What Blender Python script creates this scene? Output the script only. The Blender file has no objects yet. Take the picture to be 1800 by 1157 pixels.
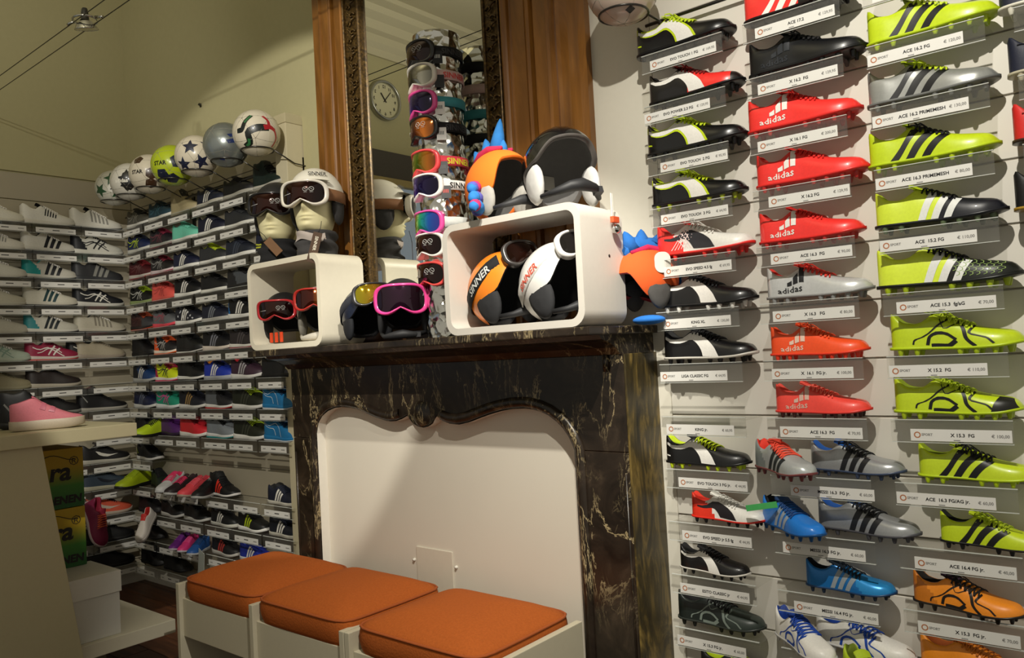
import bpy, bmesh, math, random
import numpy as np
from mathutils import Vector, Matrix, Euler
random.seed(7)
PI = math.pi
SC = bpy.context.scene
COL = SC.collection

# ------------------------------------------------------------------ camera
def make_camera():
    yaw, pit, rol, F = -.693, .028, -.054, 1400.0
    f = Vector((math.sin(yaw)*math.cos(pit), math.cos(yaw)*math.cos(pit), math.sin(pit)))
    r = Vector((math.cos(yaw), -math.sin(yaw), 0)); u = r.cross(f)
    r2 = math.cos(rol)*r+math.sin(rol)*u; u2 = -math.sin(rol)*r+math.cos(rol)*u
    cd = bpy.data.cameras.new('camera'); co = bpy.data.objects.new('camera', cd); COL.objects.link(co)
    cd.sensor_fit = 'HORIZONTAL'; cd.sensor_width = 36.0; cd.lens = 36.0*F/1800.0
    cd.clip_start = .05; cd.clip_end = 60
    m = Matrix((r2, u2, -f)).transposed().to_4x4(); m.translation = Vector((0, -2.164, 1.25))
    co.matrix_world = m
    SC.camera = co
make_camera()
# ------------------------------------------------------------------ world, lamps, exposure
w = bpy.data.worlds.new('room_ambience'); SC.world = w; w.use_nodes = True
bg = w.node_tree.nodes['Background']; bg.inputs[0].default_value = (1.0, .94, .78, 1); bg.inputs[1].default_value = .34
SC.view_settings.view_transform = 'Standard'; SC.view_settings.look = 'None'
SC.view_settings.gamma = 1.0; SC.view_settings.use_curve_mapping = False
SC.view_settings.exposure = 0.0
def spot(name, loc, aim, power, angle, blend=.25, col=(1, .955, .85), size=.016):
    d = bpy.data.lights.new(name, 'SPOT'); d.energy = power; d.spot_size = math.radians(angle); d.spot_blend = blend
    d.color = col; d.shadow_soft_size = size
    o = bpy.data.objects.new(name, d); COL.objects.link(o); o.location = loc
    o.rotation_euler = (Vector(aim)-Vector(loc)).to_track_quat('-Z', 'Y').to_euler()
    return o
spot('halogen_spot_fireplace', (-.75, -1.3, 2.65), (-2.0, -.1, .7), 170, 50, .5)
spot('halogen_spot_helmets', (-1.4, -2.0, 2.7), (-3.15, 0, 1.6), 190, 50, .16)
spot('halogen_spot_boots', (-.2, -1.7, 2.95), (-.8, 0, 1.35), 190, 68, .95)
spot('fill_spot_left_wall', (-2.4, -2.0, 3.0), (-4.7, -.35, 2.4), 45, 62, .9)  # weak fill lamp, added to lift the left wall
spot('fill_spot_ceiling', (-2.3, -2.2, 2.9), (-2.9, -2.1, 4.1), 110, 150, .9)  # added fill lamp, bounces light off the ceiling into the room

# ------------------------------------------------------------------ materials
def lin(h):
    if isinstance(h, str):
        h = h.lstrip('#'); c = [int(h[i:i+2], 16)/255 for i in (0, 2, 4)]
        return tuple(((x+.055)/1.055)**2.4 if x > .04045 else x/12.92 for x in c)
    return h
MATS = {}
def P(col, rough=.5, metal=0.0, coat=0.0, var=.12, bump=0.0, scale=60.0, spec=.5, name=None):
    key = (col, rough, metal, coat, var, bump, scale, spec)
    if key in MATS: return MATS[key]
    m = bpy.data.materials.new(name or 'surface_'+str(col).strip('#()').replace(', ', '_')); m.use_nodes = True
    nt = m.node_tree; b = nt.nodes['Principled BSDF']; c = lin(col)
    b.inputs['Roughness'].default_value = rough; b.inputs['Metallic'].default_value = metal
    b.inputs['Coat Weight'].default_value = coat; b.inputs['Coat Roughness'].default_value = .06
    b.inputs['Specular IOR Level'].default_value = spec
    tc = nt.nodes.new('ShaderNodeTexCoord'); n = nt.nodes.new('ShaderNodeTexNoise')
    n.inputs['Scale'].default_value = scale; n.inputs['Detail'].default_value = 3
    nt.links.new(tc.outputs['Object'], n.inputs['Vector'])
    mx = nt.nodes.new('ShaderNodeMix'); mx.data_type = 'RGBA'
    mx.inputs[6].default_value = tuple(x*(1-var) for x in c)+(1,); mx.inputs[7].default_value = tuple(min(1, x*(1+var)) for x in c)+(1,)
    nt.links.new(n.outputs['Fac'], mx.inputs[0]); nt.links.new(mx.outputs[2], b.inputs['Base Color'])
    if bump:
        bp = nt.nodes.new('ShaderNodeBump'); bp.inputs['Strength'].default_value = bump; bp.inputs['Distance'].default_value = .002
        nt.links.new(n.outputs['Fac'], bp.inputs['Height']); nt.links.new(bp.outputs[0], b.inputs['Normal'])
    MATS[key] = m; return m
def nodes_mat(name):
    m = bpy.data.materials.new(name); m.use_nodes = True
    nt = m.node_tree; b = nt.nodes['Principled BSDF']
    return m, nt, b
def N(nt, t, **kw):
    n = nt.nodes.new(t)
    for k, v in kw.items():
        if k.startswith('_'): setattr(n, k[1:], v)
        else: n.inputs[k.replace('__', ' ')].default_value = v
    return n
def ramp(nt, stops):
    r = nt.nodes.new('ShaderNodeValToRGB'); e = r.color_ramp.elements
    while len(e) < len(stops): e.new(.5)
    for i, (p, c) in enumerate(stops): e[i].position = p; e[i].color = tuple(c)+(1,) if len(c) == 3 else c
    return r
def coords(nt, scale=(1, 1, 1)):
    t = nt.nodes.new('ShaderNodeTexCoord'); mp = nt.nodes.new('ShaderNodeMapping'); mp.inputs['Scale'].default_value = scale
    nt.links.new(t.outputs['Object'], mp.inputs['Vector']); return mp.outputs[0]
def mat_marble():
    m, nt, b = nodes_mat('dark_veined_marble'); v = coords(nt)
    n1 = N(nt, 'ShaderNodeTexNoise', Scale=7.0, Detail=6.0, Roughness=.65, Distortion=1.4); nt.links.new(v, n1.inputs['Vector'])
    base = ramp(nt, [(.3, lin('#17110c')), (.55, lin('#2c231b')), (.8, lin('#4a3d30'))]); nt.links.new(n1.outputs['Fac'], base.inputs[0])
    v2 = coords(nt, (1.5, 1.2, .55))
    n2 = N(nt, 'ShaderNodeTexNoise', Scale=4.2, Detail=7.0, Roughness=.66, Distortion=.7); nt.links.new(v2, n2.inputs['Vector'])
    veins = ramp(nt, [(.485, (0, 0, 0)), (.497, (1, 1, 1)), (.509, (0, 0, 0))]); nt.links.new(n2.outputs['Fac'], veins.inputs[0])
    n3 = N(nt, 'ShaderNodeTexNoise', Scale=3.2, Detail=2.0); nt.links.new(v, n3.inputs['Vector'])
    gate = ramp(nt, [(.44, (0, 0, 0)), (.62, (1, 1, 1))]); nt.links.new(n3.outputs['Fac'], gate.inputs[0])
    mul = N(nt, 'ShaderNodeMath', _operation='MULTIPLY'); nt.links.new(veins.outputs[0], mul.inputs[0]); nt.links.new(gate.outputs[0], mul.inputs[1])
    n5 = N(nt, 'ShaderNodeTexNoise', Scale=13.0, Detail=6.0, Roughness=.68, Distortion=.8); nt.links.new(v2, n5.inputs['Vector'])
    fine = ramp(nt, [(.485, (0, 0, 0)), (.5, (.75, .75, .75)), (.515, (0, 0, 0))]); nt.links.new(n5.outputs['Fac'], fine.inputs[0])
    n6 = N(nt, 'ShaderNodeTexNoise', Scale=4.6, Detail=1.0); nt.links.new(v2, n6.inputs['Vector'])
    g6 = ramp(nt, [(.52, (0, 0, 0)), (.66, (.9, .9, .9))]); nt.links.new(n6.outputs['Fac'], g6.inputs[0])
    mul2 = N(nt, 'ShaderNodeMath', _operation='MULTIPLY'); nt.links.new(fine.outputs[0], mul2.inputs[0]); nt.links.new(g6.outputs[0], mul2.inputs[1])
    add = N(nt, 'ShaderNodeMath', _operation='MAXIMUM'); nt.links.new(mul.outputs[0], add.inputs[0]); nt.links.new(mul2.outputs[0], add.inputs[1])
    mx = N(nt, 'ShaderNodeMix', _data_type='RGBA'); nt.links.new(add.outputs[0], mx.inputs[0]); nt.links.new(base.outputs[0], mx.inputs[6]); mx.inputs[7].default_value = lin('#b3a078')+(1,)
    nt.links.new(mx.outputs[2], b.inputs['Base Color'])
    b.inputs['Roughness'].default_value = .3; b.inputs['Specular IOR Level'].default_value = .45
    return m
def mat_marble_side():
    m, nt, b = nodes_mat('green_gold_painted_marble'); v = coords(nt, (1, 1.6, .42))
    n1 = N(nt, 'ShaderNodeTexNoise', Scale=9.0, Detail=6.0, Roughness=.6, Distortion=2.2); nt.links.new(v, n1.inputs['Vector'])
    r = ramp(nt, [(.33, lin('#1d180e')), (.5, lin('#453a1d')), (.6, lin('#6d5a2c')), (.72, lin('#927c45'))]); nt.links.new(n1.outputs['Fac'], r.inputs[0])
    nt.links.new(r.outputs[0], b.inputs['Base Color']); b.inputs['Roughness'].default_value = .4
    return m
def mat_wood(name, c1, c2, sc=(14, 14, 1.2), rough=.3):
    m, nt, b = nodes_mat(name); v = coords(nt, sc)
    n1 = N(nt, 'ShaderNodeTexNoise', Scale=2.2, Detail=6.0, Roughness=.6, Distortion=.9); nt.links.new(v, n1.inputs['Vector'])
    r = ramp(nt, [(.28, lin(c1)), (.72, lin(c2))]); nt.links.new(n1.outputs['Fac'], r.inputs[0])
    nt.links.new(r.outputs[0], b.inputs['Base Color']); b.inputs['Roughness'].default_value = rough
    bp = N(nt, 'ShaderNodeBump', Strength=.15, Distance=.003); nt.links.new(n1.outputs['Fac'], bp.inputs['Height']); nt.links.new(bp.outputs[0], b.inputs['Normal'])
    return m
def mat_acrylic():
    m = bpy.data.materials.new('clear_acrylic'); m.use_nodes = True; nt = m.node_tree
    for n in list(nt.nodes):
        if n.type == 'BSDF_PRINCIPLED': nt.nodes.remove(n)
    out = [n for n in nt.nodes if n.type == 'OUTPUT_MATERIAL'][0]
    t = N(nt, 'ShaderNodeBsdfTransparent'); t.inputs[0].default_value = (.965, .965, .955, 1)
    g = N(nt, 'ShaderNodeBsdfGlossy'); g.inputs['Roughness'].default_value = .08
    d = N(nt, 'ShaderNodeBsdfDiffuse'); d.inputs[0].default_value = (.75, .74, .7, 1)
    a = N(nt, 'ShaderNodeMixShader'); a.inputs[0].default_value = .3; nt.links.new(g.outputs[0], a.inputs[1]); nt.links.new(d.outputs[0], a.inputs[2])
    x = N(nt, 'ShaderNodeMixShader'); x.inputs[0].default_value = .07
    nt.links.new(t.outputs[0], x.inputs[1]); nt.links.new(a.outputs[0], x.inputs[2]); nt.links.new(x.outputs[0], out.inputs[0])
    return m
def mat_foil():
    m, nt, b = nodes_mat('crumpled_silver_foil'); v = coords(nt)
    b.inputs['Base Color'].default_value = (.78, .77, .72, 1); b.inputs['Metallic'].default_value = 1; b.inputs['Roughness'].default_value = .16
    n = N(nt, 'ShaderNodeTexVoronoi', Scale=34.0); nt.links.new(v, n.inputs['Vector'])
    bp = N(nt, 'ShaderNodeBump', Strength=.8, Distance=.01); nt.links.new(n.outputs['Distance'], bp.inputs['Height']); nt.links.new(bp.outputs[0], b.inputs['Normal'])
    return m
def mat_gold():
    m, nt, b = nodes_mat('aged_gilding'); v = coords(nt)
    n = N(nt, 'ShaderNodeTexNoise', Scale=110.0, Detail=3.0); nt.links.new(v, n.inputs['Vector'])
    r = ramp(nt, [(.3, lin('#2c200c')), (.6, lin('#5c4520')), (.75, lin('#80662f'))]); nt.links.new(n.outputs['Fac'], r.inputs[0])
    nt.links.new(r.outputs[0], b.inputs['Base Color']); b.inputs['Metallic'].default_value = .5; b.inputs['Roughness'].default_value = .42
    return m
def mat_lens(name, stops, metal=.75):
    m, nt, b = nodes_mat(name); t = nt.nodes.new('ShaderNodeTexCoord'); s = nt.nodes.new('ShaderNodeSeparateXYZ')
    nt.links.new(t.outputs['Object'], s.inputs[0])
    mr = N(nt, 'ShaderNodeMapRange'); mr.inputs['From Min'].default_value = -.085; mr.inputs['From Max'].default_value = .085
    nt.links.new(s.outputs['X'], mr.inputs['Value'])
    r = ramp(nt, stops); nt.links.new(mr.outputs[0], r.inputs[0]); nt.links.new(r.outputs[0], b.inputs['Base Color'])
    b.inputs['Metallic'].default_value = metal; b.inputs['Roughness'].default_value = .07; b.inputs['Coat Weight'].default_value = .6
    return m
M_BOX = P('#cfc9bf', .4, var=.03, name='white_moulded_plastic')
M_WHITE = P('#dcd7cb', .45, var=.03, name='white_lacquer')
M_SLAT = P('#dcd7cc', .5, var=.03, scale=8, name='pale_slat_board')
M_SLATL = P('#aaa18c', .5, var=.03, scale=8, name='shaded_greige_slat_board')  # left slats: greige, with the shade around the shelves put into the colour
M_CREAM = P('#b3ac84', .85, var=.04, bump=.1, scale=40, name='cream_wall_paint')
M_WALL = P('#d8d3c4', .8, var=.03, bump=.08, scale=40, name='white_wall_paint')
M_CEIL = P('#c4bda0', .85, var=.03, name='ceiling_paint')
M_DARK = P('#12100e', .6, name='dark_gap')
M_BLACK = P('#0e0e10', .55, name='black_matte')
M_CARD = P('#dcdad4', .6, var=.02, name='white_card')
M_INK = P('#1d1c1c', .7, name='black_ink'); M_GREYINK = P('#8c8a86', .7, name='grey_ink'); M_LOGO = P('#b0704a', .6, name='orange_logo_ink')
M_CHROME = P('#c9c9c6', .12, 1.0, var=.05, name='chrome')
M_WIRE = P('#4a4844', .3, .9, var=.05, name='steel_wire')
M_ACR = mat_acrylic(); M_MARB = mat_marble(); M_MSIDE = mat_marble_side()
M_WOOD = mat_wood('walnut_panelling', '#5e3a13', '#946228', (6, 6, .9), .28); M_WOODD = mat_wood('dark_walnut', '#1f1106', '#46290f')
M_FLOOR = mat_wood('red_brown_floor_board', '#3b2012', '#6a4126', (1.2, 14, 14), .45)
M_GOLD = mat_gold(); M_FOIL = mat_foil()
M_FABRIC = P('#a35422', .95, var=.2, bump=.6, scale=160, spec=.15, name='burnt_orange_velour')
M_MIRROR, _nt, _b = nodes_mat('silvered_mirror_glass'); _b.inputs['Base Color'].default_value = (.82, .82, .76, 1); _b.inputs['Metallic'].default_value = 1; _b.inputs['Roughness'].default_value = .01
M_SKIN = P('#d8cfa2', .55, var=.04, name='mannequin_plastic')

# ------------------------------------------------------------------ object helpers
def link(o, parent=None):
    COL.objects.link(o)
    if parent is not None: o.parent = parent
    return o
def tag(o, label=None, cat=None, group=None, kind=None):
    if label: o['label'] = label
    if cat: o['category'] = cat
    if group: o['group'] = group
    if kind: o['kind'] = kind
    return o
def empty(name, loc=(0, 0, 0), rot=(0, 0, 0), scale=1.0, parent=None):
    o = bpy.data.objects.new(name, None); o.empty_display_size = .05; link(o, parent)
    o.location = loc; o.rotation_euler = rot; o.scale = (scale,)*3 if not hasattr(scale, '__len__') else scale
    return o
def mesh(name, V, F, mi=None, nm=1, smooth=True):
    me = bpy.data.meshes.new(name); me.from_pydata([tuple(v) for v in V], [], [tuple(f) for f in F])
    for _ in range(nm): me.materials.append(None)
    n = len(me.polygons)
    if smooth: me.polygons.foreach_set('use_smooth', [True]*n)
    if mi is not None: me.polygons.foreach_set('material_index', list(mi))
    me.update(); return me
def inst(name, me, mats, parent=None, loc=(0, 0, 0), rot=(0, 0, 0), scale=None):
    o = bpy.data.objects.new(name, me); link(o, parent); o.location = loc; o.rotation_euler = rot
    if scale is not None: o.scale = scale if hasattr(scale, '__len__') else (scale,)*3
    if not isinstance(mats, (list, tuple)): mats = [mats]
    for i, sl in enumerate(o.material_slots):
        sl.link = 'OBJECT'; sl.material = mats[min(i, len(mats)-1)]
    return o
def obj(name, V, F, mat, parent=None, smooth=True, loc=(0, 0, 0), rot=(0, 0, 0)):
    return inst(name, mesh(name, V, F, smooth=smooth), mat, parent, loc, rot)
def join(*parts):
    V, F = [], []
    for v, f in parts:
        o = len(V); V += [tuple(x) for x in v]; F += [tuple(i+o for i in q) for q in f]
    return V, F
def boxvf(x0, x1, y0, y1, z0, z1):
    V = [(x, y, z) for z in (z0, z1) for y in (y0, y1) for x in (x0, x1)]
    return V, [(0, 2, 3, 1), (4, 5, 7, 6), (0, 1, 5, 4), (2, 6, 7, 3), (0, 4, 6, 2), (1, 3, 7, 5)]
def bevmesh(name, V, F, bev, seg=2, nm=1):
    bm = bmesh.new(); vs = [bm.verts.new(v) for v in V]
    for f in F: bm.faces.new([vs[i] for i in f])
    bmesh.ops.recalc_face_normals(bm, faces=bm.faces)
    if bev: bmesh.ops.bevel(bm, geom=list(bm.edges), offset=bev, segments=seg, profile=.6, affect='EDGES')
    me = bpy.data.meshes.new(name); bm.to_mesh(me); bm.free()
    for _ in range(nm): me.materials.append(None)
    return me
def box(name, x, y, z, mat, parent=None, bev=.002, loc=(0, 0, 0), rot=(0, 0, 0), seg=2):
    V, F = boxvf(*x, *y, *z)
    return inst(name, bevmesh(name, V, F, bev, seg), mat, parent, loc, rot)
def tube(path, r, n=6, closed=False, caps=True):
    path = [Vector(p) for p in path]; m = len(path); V, F = [], []
    rr = r if hasattr(r, '__len__') else [r]*m
    up = Vector((0, 0, 1)); prev = None
    for i, p in enumerate(path):
        a = path[(i-1) % m] if (closed or i > 0) else p; b = path[(i+1) % m] if (closed or i < m-1) else p
        t = (b-a).normalized() if (b-a).length > 1e-9 else Vector((1, 0, 0))
        if prev is None: s = t.cross(up if abs(t.z) < .9 else Vector((1, 0, 0))).normalized()
        else:
            s = prev-t*prev.dot(t); s = s.normalized() if s.length > 1e-6 else t.orthogonal().normalized()
        prev = s; q = t.cross(s)
        V += [p+(s*math.cos(2*PI*k/n)+q*math.sin(2*PI*k/n))*rr[i] for k in range(n)]
    for i in range(m if closed else m-1):
        for k in range(n):
            a, b = i*n+k, i*n+(k+1) % n; c, d = ((i+1) % m)*n+(k+1) % n, ((i+1) % m)*n+k
            F.append((a, b, c, d))
    if caps and not closed: F.append(tuple(range(n))[::-1]); F.append(tuple(range((m-1)*n, m*n)))
    return V, F
def lathe(prof, n=24, axis='z'):
    V, F = [], []
    for r, z in prof:
        for k in range(n): V.append((r*math.cos(2*PI*k/n), r*math.sin(2*PI*k/n), z))
    for i in range(len(prof)-1):
        for k in range(n): F.append((i*n+k, i*n+(k+1) % n, (i+1)*n+(k+1) % n, (i+1)*n+k))
    if axis == 'y': V = [(x, -z, y) for x, y, z in V]
    return V, F
def grid(fn, nu, nv):
    V = [fn(i/nu, j/nv) for i in range(nu+1) for j in range(nv+1)]
    F = [(i*(nv+1)+j, (i+1)*(nv+1)+j, (i+1)*(nv+1)+j+1, i*(nv+1)+j+1) for i in range(nu) for j in range(nv)]
    return V, F
def prism(poly, a, b, plane='xz', bev=0, name='prism'):
    """polygon extruded a..b along the remaining axis -> mesh"""
    bm = bmesh.new()
    def v3(p, d): return (p[0], d, p[1]) if plane == 'xz' else (p[0], p[1], d) if plane == 'xy' else (d, p[0], p[1])
    lo = [bm.verts.new(v3(p, a)) for p in poly]; hi = [bm.verts.new(v3(p, b)) for p in poly]
    n = len(poly)
    f1 = bm.faces.new(lo); f2 = bm.faces.new(hi[::-1])
    for i in range(n): bm.faces.new((lo[i], hi[i], hi[(i+1) % n], lo[(i+1) % n]))
    bmesh.ops.recalc_face_normals(bm, faces=bm.faces)
    if bev: bmesh.ops.bevel(bm, geom=[e for e in bm.edges if e.calc_face_angle(0) > .5], offset=bev, segments=2, profile=.6, affect='EDGES')
    bmesh.ops.triangulate(bm, faces=[f for f in bm.faces if len(f.verts) > 4])
    me = bpy.data.meshes.new(name); bm.to_mesh(me); bm.free(); me.materials.append(None); return me
def fill(poly, cuts=2):
    bm = bmesh.new(); vs = [bm.verts.new((p[0], p[1], 0)) for p in poly]; bm.faces.new(vs)
    bmesh.ops.triangulate(bm, faces=list(bm.faces))
    if cuts: bmesh.ops.subdivide_edges(bm, edges=list(bm.edges), cuts=cuts, use_grid_fill=True)
    bmesh.ops.triangulate(bm, faces=list(bm.faces)); bm.verts.index_update()
    V = [tuple(v.co) for v in bm.verts]; F = [tuple(v.index for v in f.verts) for f in bm.faces]; bm.free(); return V, F
TXT = {}
def text_vf(s, size=1.0, align='LEFT', res=2, bold=0.0):
    k = (s, size, align, res, bold)
    if k not in TXT:
        c = bpy.data.curves.new('lettering', 'FONT'); c.body = s; c.size = size; c.align_x = align; c.resolution_u = res; c.offset = bold
        o = bpy.data.objects.new('lettering', c); me = bpy.data.meshes.new_from_object(o)
        TXT[k] = ([tuple(v.co) for v in me.vertices], [tuple(p.vertices) for p in me.polygons])
        bpy.data.meshes.remove(me); bpy.data.objects.remove(o); bpy.data.curves.remove(c)
    return TXT[k]
def structure(o): o['kind'] = 'structure'; return o
# ------------------------------------------------------------------ the room
ROW = .15; Z0 = 2.084                      # shelf pitch and height of the top shelf plate
def zrow(k): return Z0-ROW*k
wb = obj('wall_back', *join(boxvf(-5.0, -2.69, .112, .3, 0, 4.1), boxvf(-2.69, 1.5, .012, .3, 0, 4.1), boxvf(-1.43, -1.185, 0, .012, 0, 4.1), boxvf(-1.185, 1.5, 0, .012, 2.55, 4.1),
      boxvf(-4.85, -2.85, .10, .112, 2.55, 4.1), boxvf(-3.08, -2.85, .10, .112, 0, 2.55)), M_WALL, smooth=False); structure(wb)
wb.material_slots[0].material = M_WALL
cream = obj('wall_back_upper', *join(boxvf(-4.85, -2.69, .09, .101, 2.39, 4.1), boxvf(-3.08, -2.69, .09, .101, 0, 2.39)), M_CREAM, smooth=False); structure(cream)
wl = obj('wall_left', *join(boxvf(-5.0, -4.862, -4.6, .3, 0, 4.1)), M_CREAM, smooth=False); structure(wl)
obj('wall_face', *join(boxvf(-4.862, -4.85, -4.6, .1, 2.39, 4.1), boxvf(-4.862, -4.85, -4.6, -1.5, 0, 2.39)), M_CREAM, wl, smooth=False)
def slats(parent, ax, a, b, face, ks, m):
    for k in ks:
        z1 = zrow(k)-.004; z0 = z1-ROW+.0045; h = .0
        V, F = boxvf(a, b, face, face+.0119, z0, z1) if ax == 'x' else boxvf(face-.0119, face, a, b, z0, z1)
        inst('slat', bevmesh('slat', V, F, .0015, 1), m, parent)
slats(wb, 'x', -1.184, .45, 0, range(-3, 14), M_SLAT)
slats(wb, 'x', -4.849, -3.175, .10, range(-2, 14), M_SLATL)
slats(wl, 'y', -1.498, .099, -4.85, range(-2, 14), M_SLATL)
obj('groove_backing', *join(boxvf(-1.184, .45, .004, .0121, 0, 2.55), boxvf(-4.849, -3.175, .104, .1121, 0, 2.4)), P('#8a8376', .8), wb, smooth=False)
t = empty('trim_1'); structure(t)
box('post', (-3.175, -3.085), (.0, .11), (0, 2.36), P('#c9bfa0', .6, var=.03), t, .003); box('post_cap', (-3.178, -3.082), (-.003, .11), (2.36, 2.405), P('#bdb392', .6, var=.03), t, .003)
fl = obj('floor', *boxvf(-5, 1.5, -4.6, .3, -.06, -.012), M_DARK, smooth=False); structure(fl)
PLK = [bevmesh('plank', *boxvf(0, 1.22, 0, .128, -.012, 0), .001, 1) for _ in range(1)]
for j in range(22):
    y = -2.55+j*.13
    for i in range(4):
        x = -4.85+i*1.225-(j % 3)*.4
        inst('plank', PLK[0], M_FLOOR, fl, (x, y, 0))
ce = obj('ceiling', *boxvf(-5, 1.5, -4.6, .3, 4.1, 4.2), M_CEIL, smooth=False); structure(ce)
prof = [(0, 3.70), (.02, 3.70), (.02, 3.76), (.05, 3.80), (.05, 3.86), (.09, 3.88), (.10, 3.95), (.16, 3.99), (.17, 4.04), (.24, 4.06), (.24, 4.1), (0, 4.1)]
t2 = inst('trim_2', prism([(-4.85+a, z) for a, z in prof], -4.6, .1, 'xz', name='cornice'), M_CEIL); structure(t2)
t3 = inst('trim_3', prism([(.1-a, z) for a, z in prof], -4.85, 1.5, 'yz', name='cornice'), M_CEIL); structure(t3)
# passage on the left wall, seen in the mirror
d = empty('door_1', (-4.85, -2.85, 0)); structure(d)
box('lintel_board', (0, .05), (-1.2, 1.0), (2.70, 2.92), P('#4a443c', .7), d, .004)
box('lintel_moulding', (0, .07), (-1.2, 1.0), (2.64, 2.70), P('#a89660', .6), d, .006)
M_GLOW, _n, _bp = nodes_mat('blue_grey_added_glow'); _bp.inputs['Base Color'].default_value = lin('#8d97a3')+(1,); _bp.inputs['Emission Color'].default_value = lin('#a9b9cc')+(1,); _bp.inputs['Emission Strength'].default_value = .28  # glow added to brighten the panel that stands in for the space beyond
box('glow_panel', (0, .02), (-1.15, .95), (0, 2.64), M_GLOW, d, .002)
for yy in (-1.2, .93): box('jamb', (0, .05), (yy, yy+.07), (0, 2.64), P('#a89660', .6), d, .003)
# baseboard under left slats
bl = empty('baseboard_left'); structure(bl); box('board', (-4.85, -4.835), (-1.5, .1), (0, .08), M_WHITE, bl)
bb = empty('baseboard_back'); structure(bb); box('board', (-4.85, -3.18), (.085, .1), (0, .08), M_WHITE, bb)

# ------------------------------------------------------------------ fireplace
fp = tag(empty('fireplace', (-2.05, -.1, 0)), 'dark veined marble fireplace surround with scalloped arch and white infill', 'fireplace')
def fpart(name, me_or_vf, mat, smooth=False):
    o = obj(name, *me_or_vf, mat, None, smooth) if isinstance(me_or_vf, tuple) else inst(name, me_or_vf, mat)
    o.parent = fp; o.location = (2.05, .1, 0); return o
ARCH0 = [(-2.715, .94), (-2.712, .962), (-2.698, 1.006), (-2.672, 1.033), (-2.631, 1.055), (-2.585, 1.067), (-2.539, 1.071), (-2.495, 1.069), (-2.452, 1.063), (-2.41, 1.053), (-2.37, 1.041), (-2.33, 1.029), (-2.29, 1.021), (-2.258, 1.018), (-2.227, 1.02), (-2.196, 1.028), (-2.166, 1.04), (-2.152, 1.026), (-2.138, 1.012), (-2.114, 1.002), (-2.086, .998), (-2.058, 1.003), (-2.036, 1.014), (-2.024, 1.03), (-2.014, 1.04), (-1.99, 1.026), (-1.955, 1.015), (-1.908, 1.012), (-1.862, 1.02), (-1.815, 1.034), (-1.765, 1.048), (-1.712, 1.06), (-1.663, 1.067), (-1.615, 1.069), (-1.58, 1.066), (-1.546, 1.058), (-1.512, 1.045), (-1.482, 1.026), (-1.458, 1.005), (-1.44, .982), (-1.426, .955), (-1.42, .94)]
fpart('mantel_shelf', bevmesh('mantel', *boxvf(-2.875, -1.216, -.378, 0, 1.283, 1.307), .004, 2), M_MARB)
fpart('bed_moulding', prism([(0, 1.283), (-.30, 1.283), (-.285, 1.27), (-.25, 1.262), (-.215, 1.245), (-.195, 1.225), (0, 1.225)], -2.868, -1.235, 'yz', .0), M_MARB)
frieze = [(-2.865, .94)]+[(-2.865, 1.2251), (-1.2325, 1.2251), (-1.2325, .94)]+ARCH0[::-1]
fpart('frieze', prism(frieze, -.184, 0, 'xz', .002), M_MARB)
def band(path, w, y0, y1):
    """raised band running along path on its outer side"""
    n = len(path); out = []
    for i in range(n):
        a = Vector(path[max(i-1, 0)]); b = Vector(path[min(i+1, n-1)]); t = (b-a).normalized(); out.append((path[i][0]-t.y*w, path[i][1]+t.x*w))
    V, F = [], []
    for i in range(n):
        (x, z), (X, Z) = path[i], out[i]
        mx, mz = (x+X)/2, (z+Z)/2
        V += [(x, y1, z), (x, (y0+y1)/2, z), (mx, y0, mz), (X, (y0+y1)/2, Z), (X, y1, Z)]
    for i in range(n-1):
        for k in range(4): F.append((i*5+k, i*5+k+1, i*5+5+k+1, i*5+5+k))
    return V, F
path = [(-2.715, 0), (-2.715, .5)]+[p for p in ARCH0 if not -2.17 < p[0] < -2.01]+[(-1.42, .5), (-1.42, 0)]
pl = [p for p in path if p[0] < -2.1]; pr_ = [p for p in path if p[0] > -2.1]
for q in (pl, pr_): fpart('arch_moulding', band(q, .034, -.196, -.183), M_MARB, True)
V, F = lathe([(0, .012), (.02, .011), (.038, .006), (.047, 0)], 20, 'y'); V = [(x-2.088, y-.184, z+1.045) for x, y, z in V]
fpart('keystone_boss', (V, F), M_MARB, True)
for x0, x1 in ((-2.865, -2.715), (-1.42, -1.2325)):
    fpart('jamb', bevmesh('jamb', *boxvf(x0, x1, -.184, 0, .12, .9385), .002, 1), M_MARB)
    fpart('plinth', bevmesh('plinth', *boxvf(x0-.008, x1+.004, -.196, 0, 0, .12), .004, 2), M_MARB)
    xm0, xm1 = x0+.045, x1-.045
    fpart('sunk_panel_edge', join(*[tube([(a, -.184, .18), (a, -.184, .88)], .004, 6) for a in (x0+.012, x1-.012)]), M_MARB, True)
fpart('side_slab', bevmesh('side', *boxvf(-1.2325, -1.226, -.1835, 0, .12, 1.225), .001, 1), M_MSIDE)
for zc, w in ((1.235, .008),): fpart('jamb_bead', tube([(-1.29, -.187, zc-.3 if w < .005 else zc-.06), (-1.29, -.187, zc)], .010 if w > .005 else .006, 8), M_MARB, True)
rib_ = [(-2.712, 0), (-2.712, .5)]+[(min(max(x, -2.712), -1.423), z-.003) for x, z in ARCH0]+[(-1.423, .5), (-1.423, 0)]
V, F = [], []
for i, (x, z) in enumerate(rib_): V += [(x, -.178, z-.001), (x, -.125, z-.001)]
for i in range(len(rib_)-1): F.append((2*i, 2*i+1, 2*i+3, 2*i+2))
fpart('white_reveal', (V, F), M_WHITE)
fpart('infill_panel', boxvf(-2.714, -1.4205, -.137, -.12, 0, 1.068), P('#d6cfc0', .4, var=.03, scale=5))
fpart('access_hatch', bevmesh('hatch', *boxvf(-2.195, -2.01, -.1425, -.137, .30, .552), .002, 2), P('#d2cab9', .4, var=.03))
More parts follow.
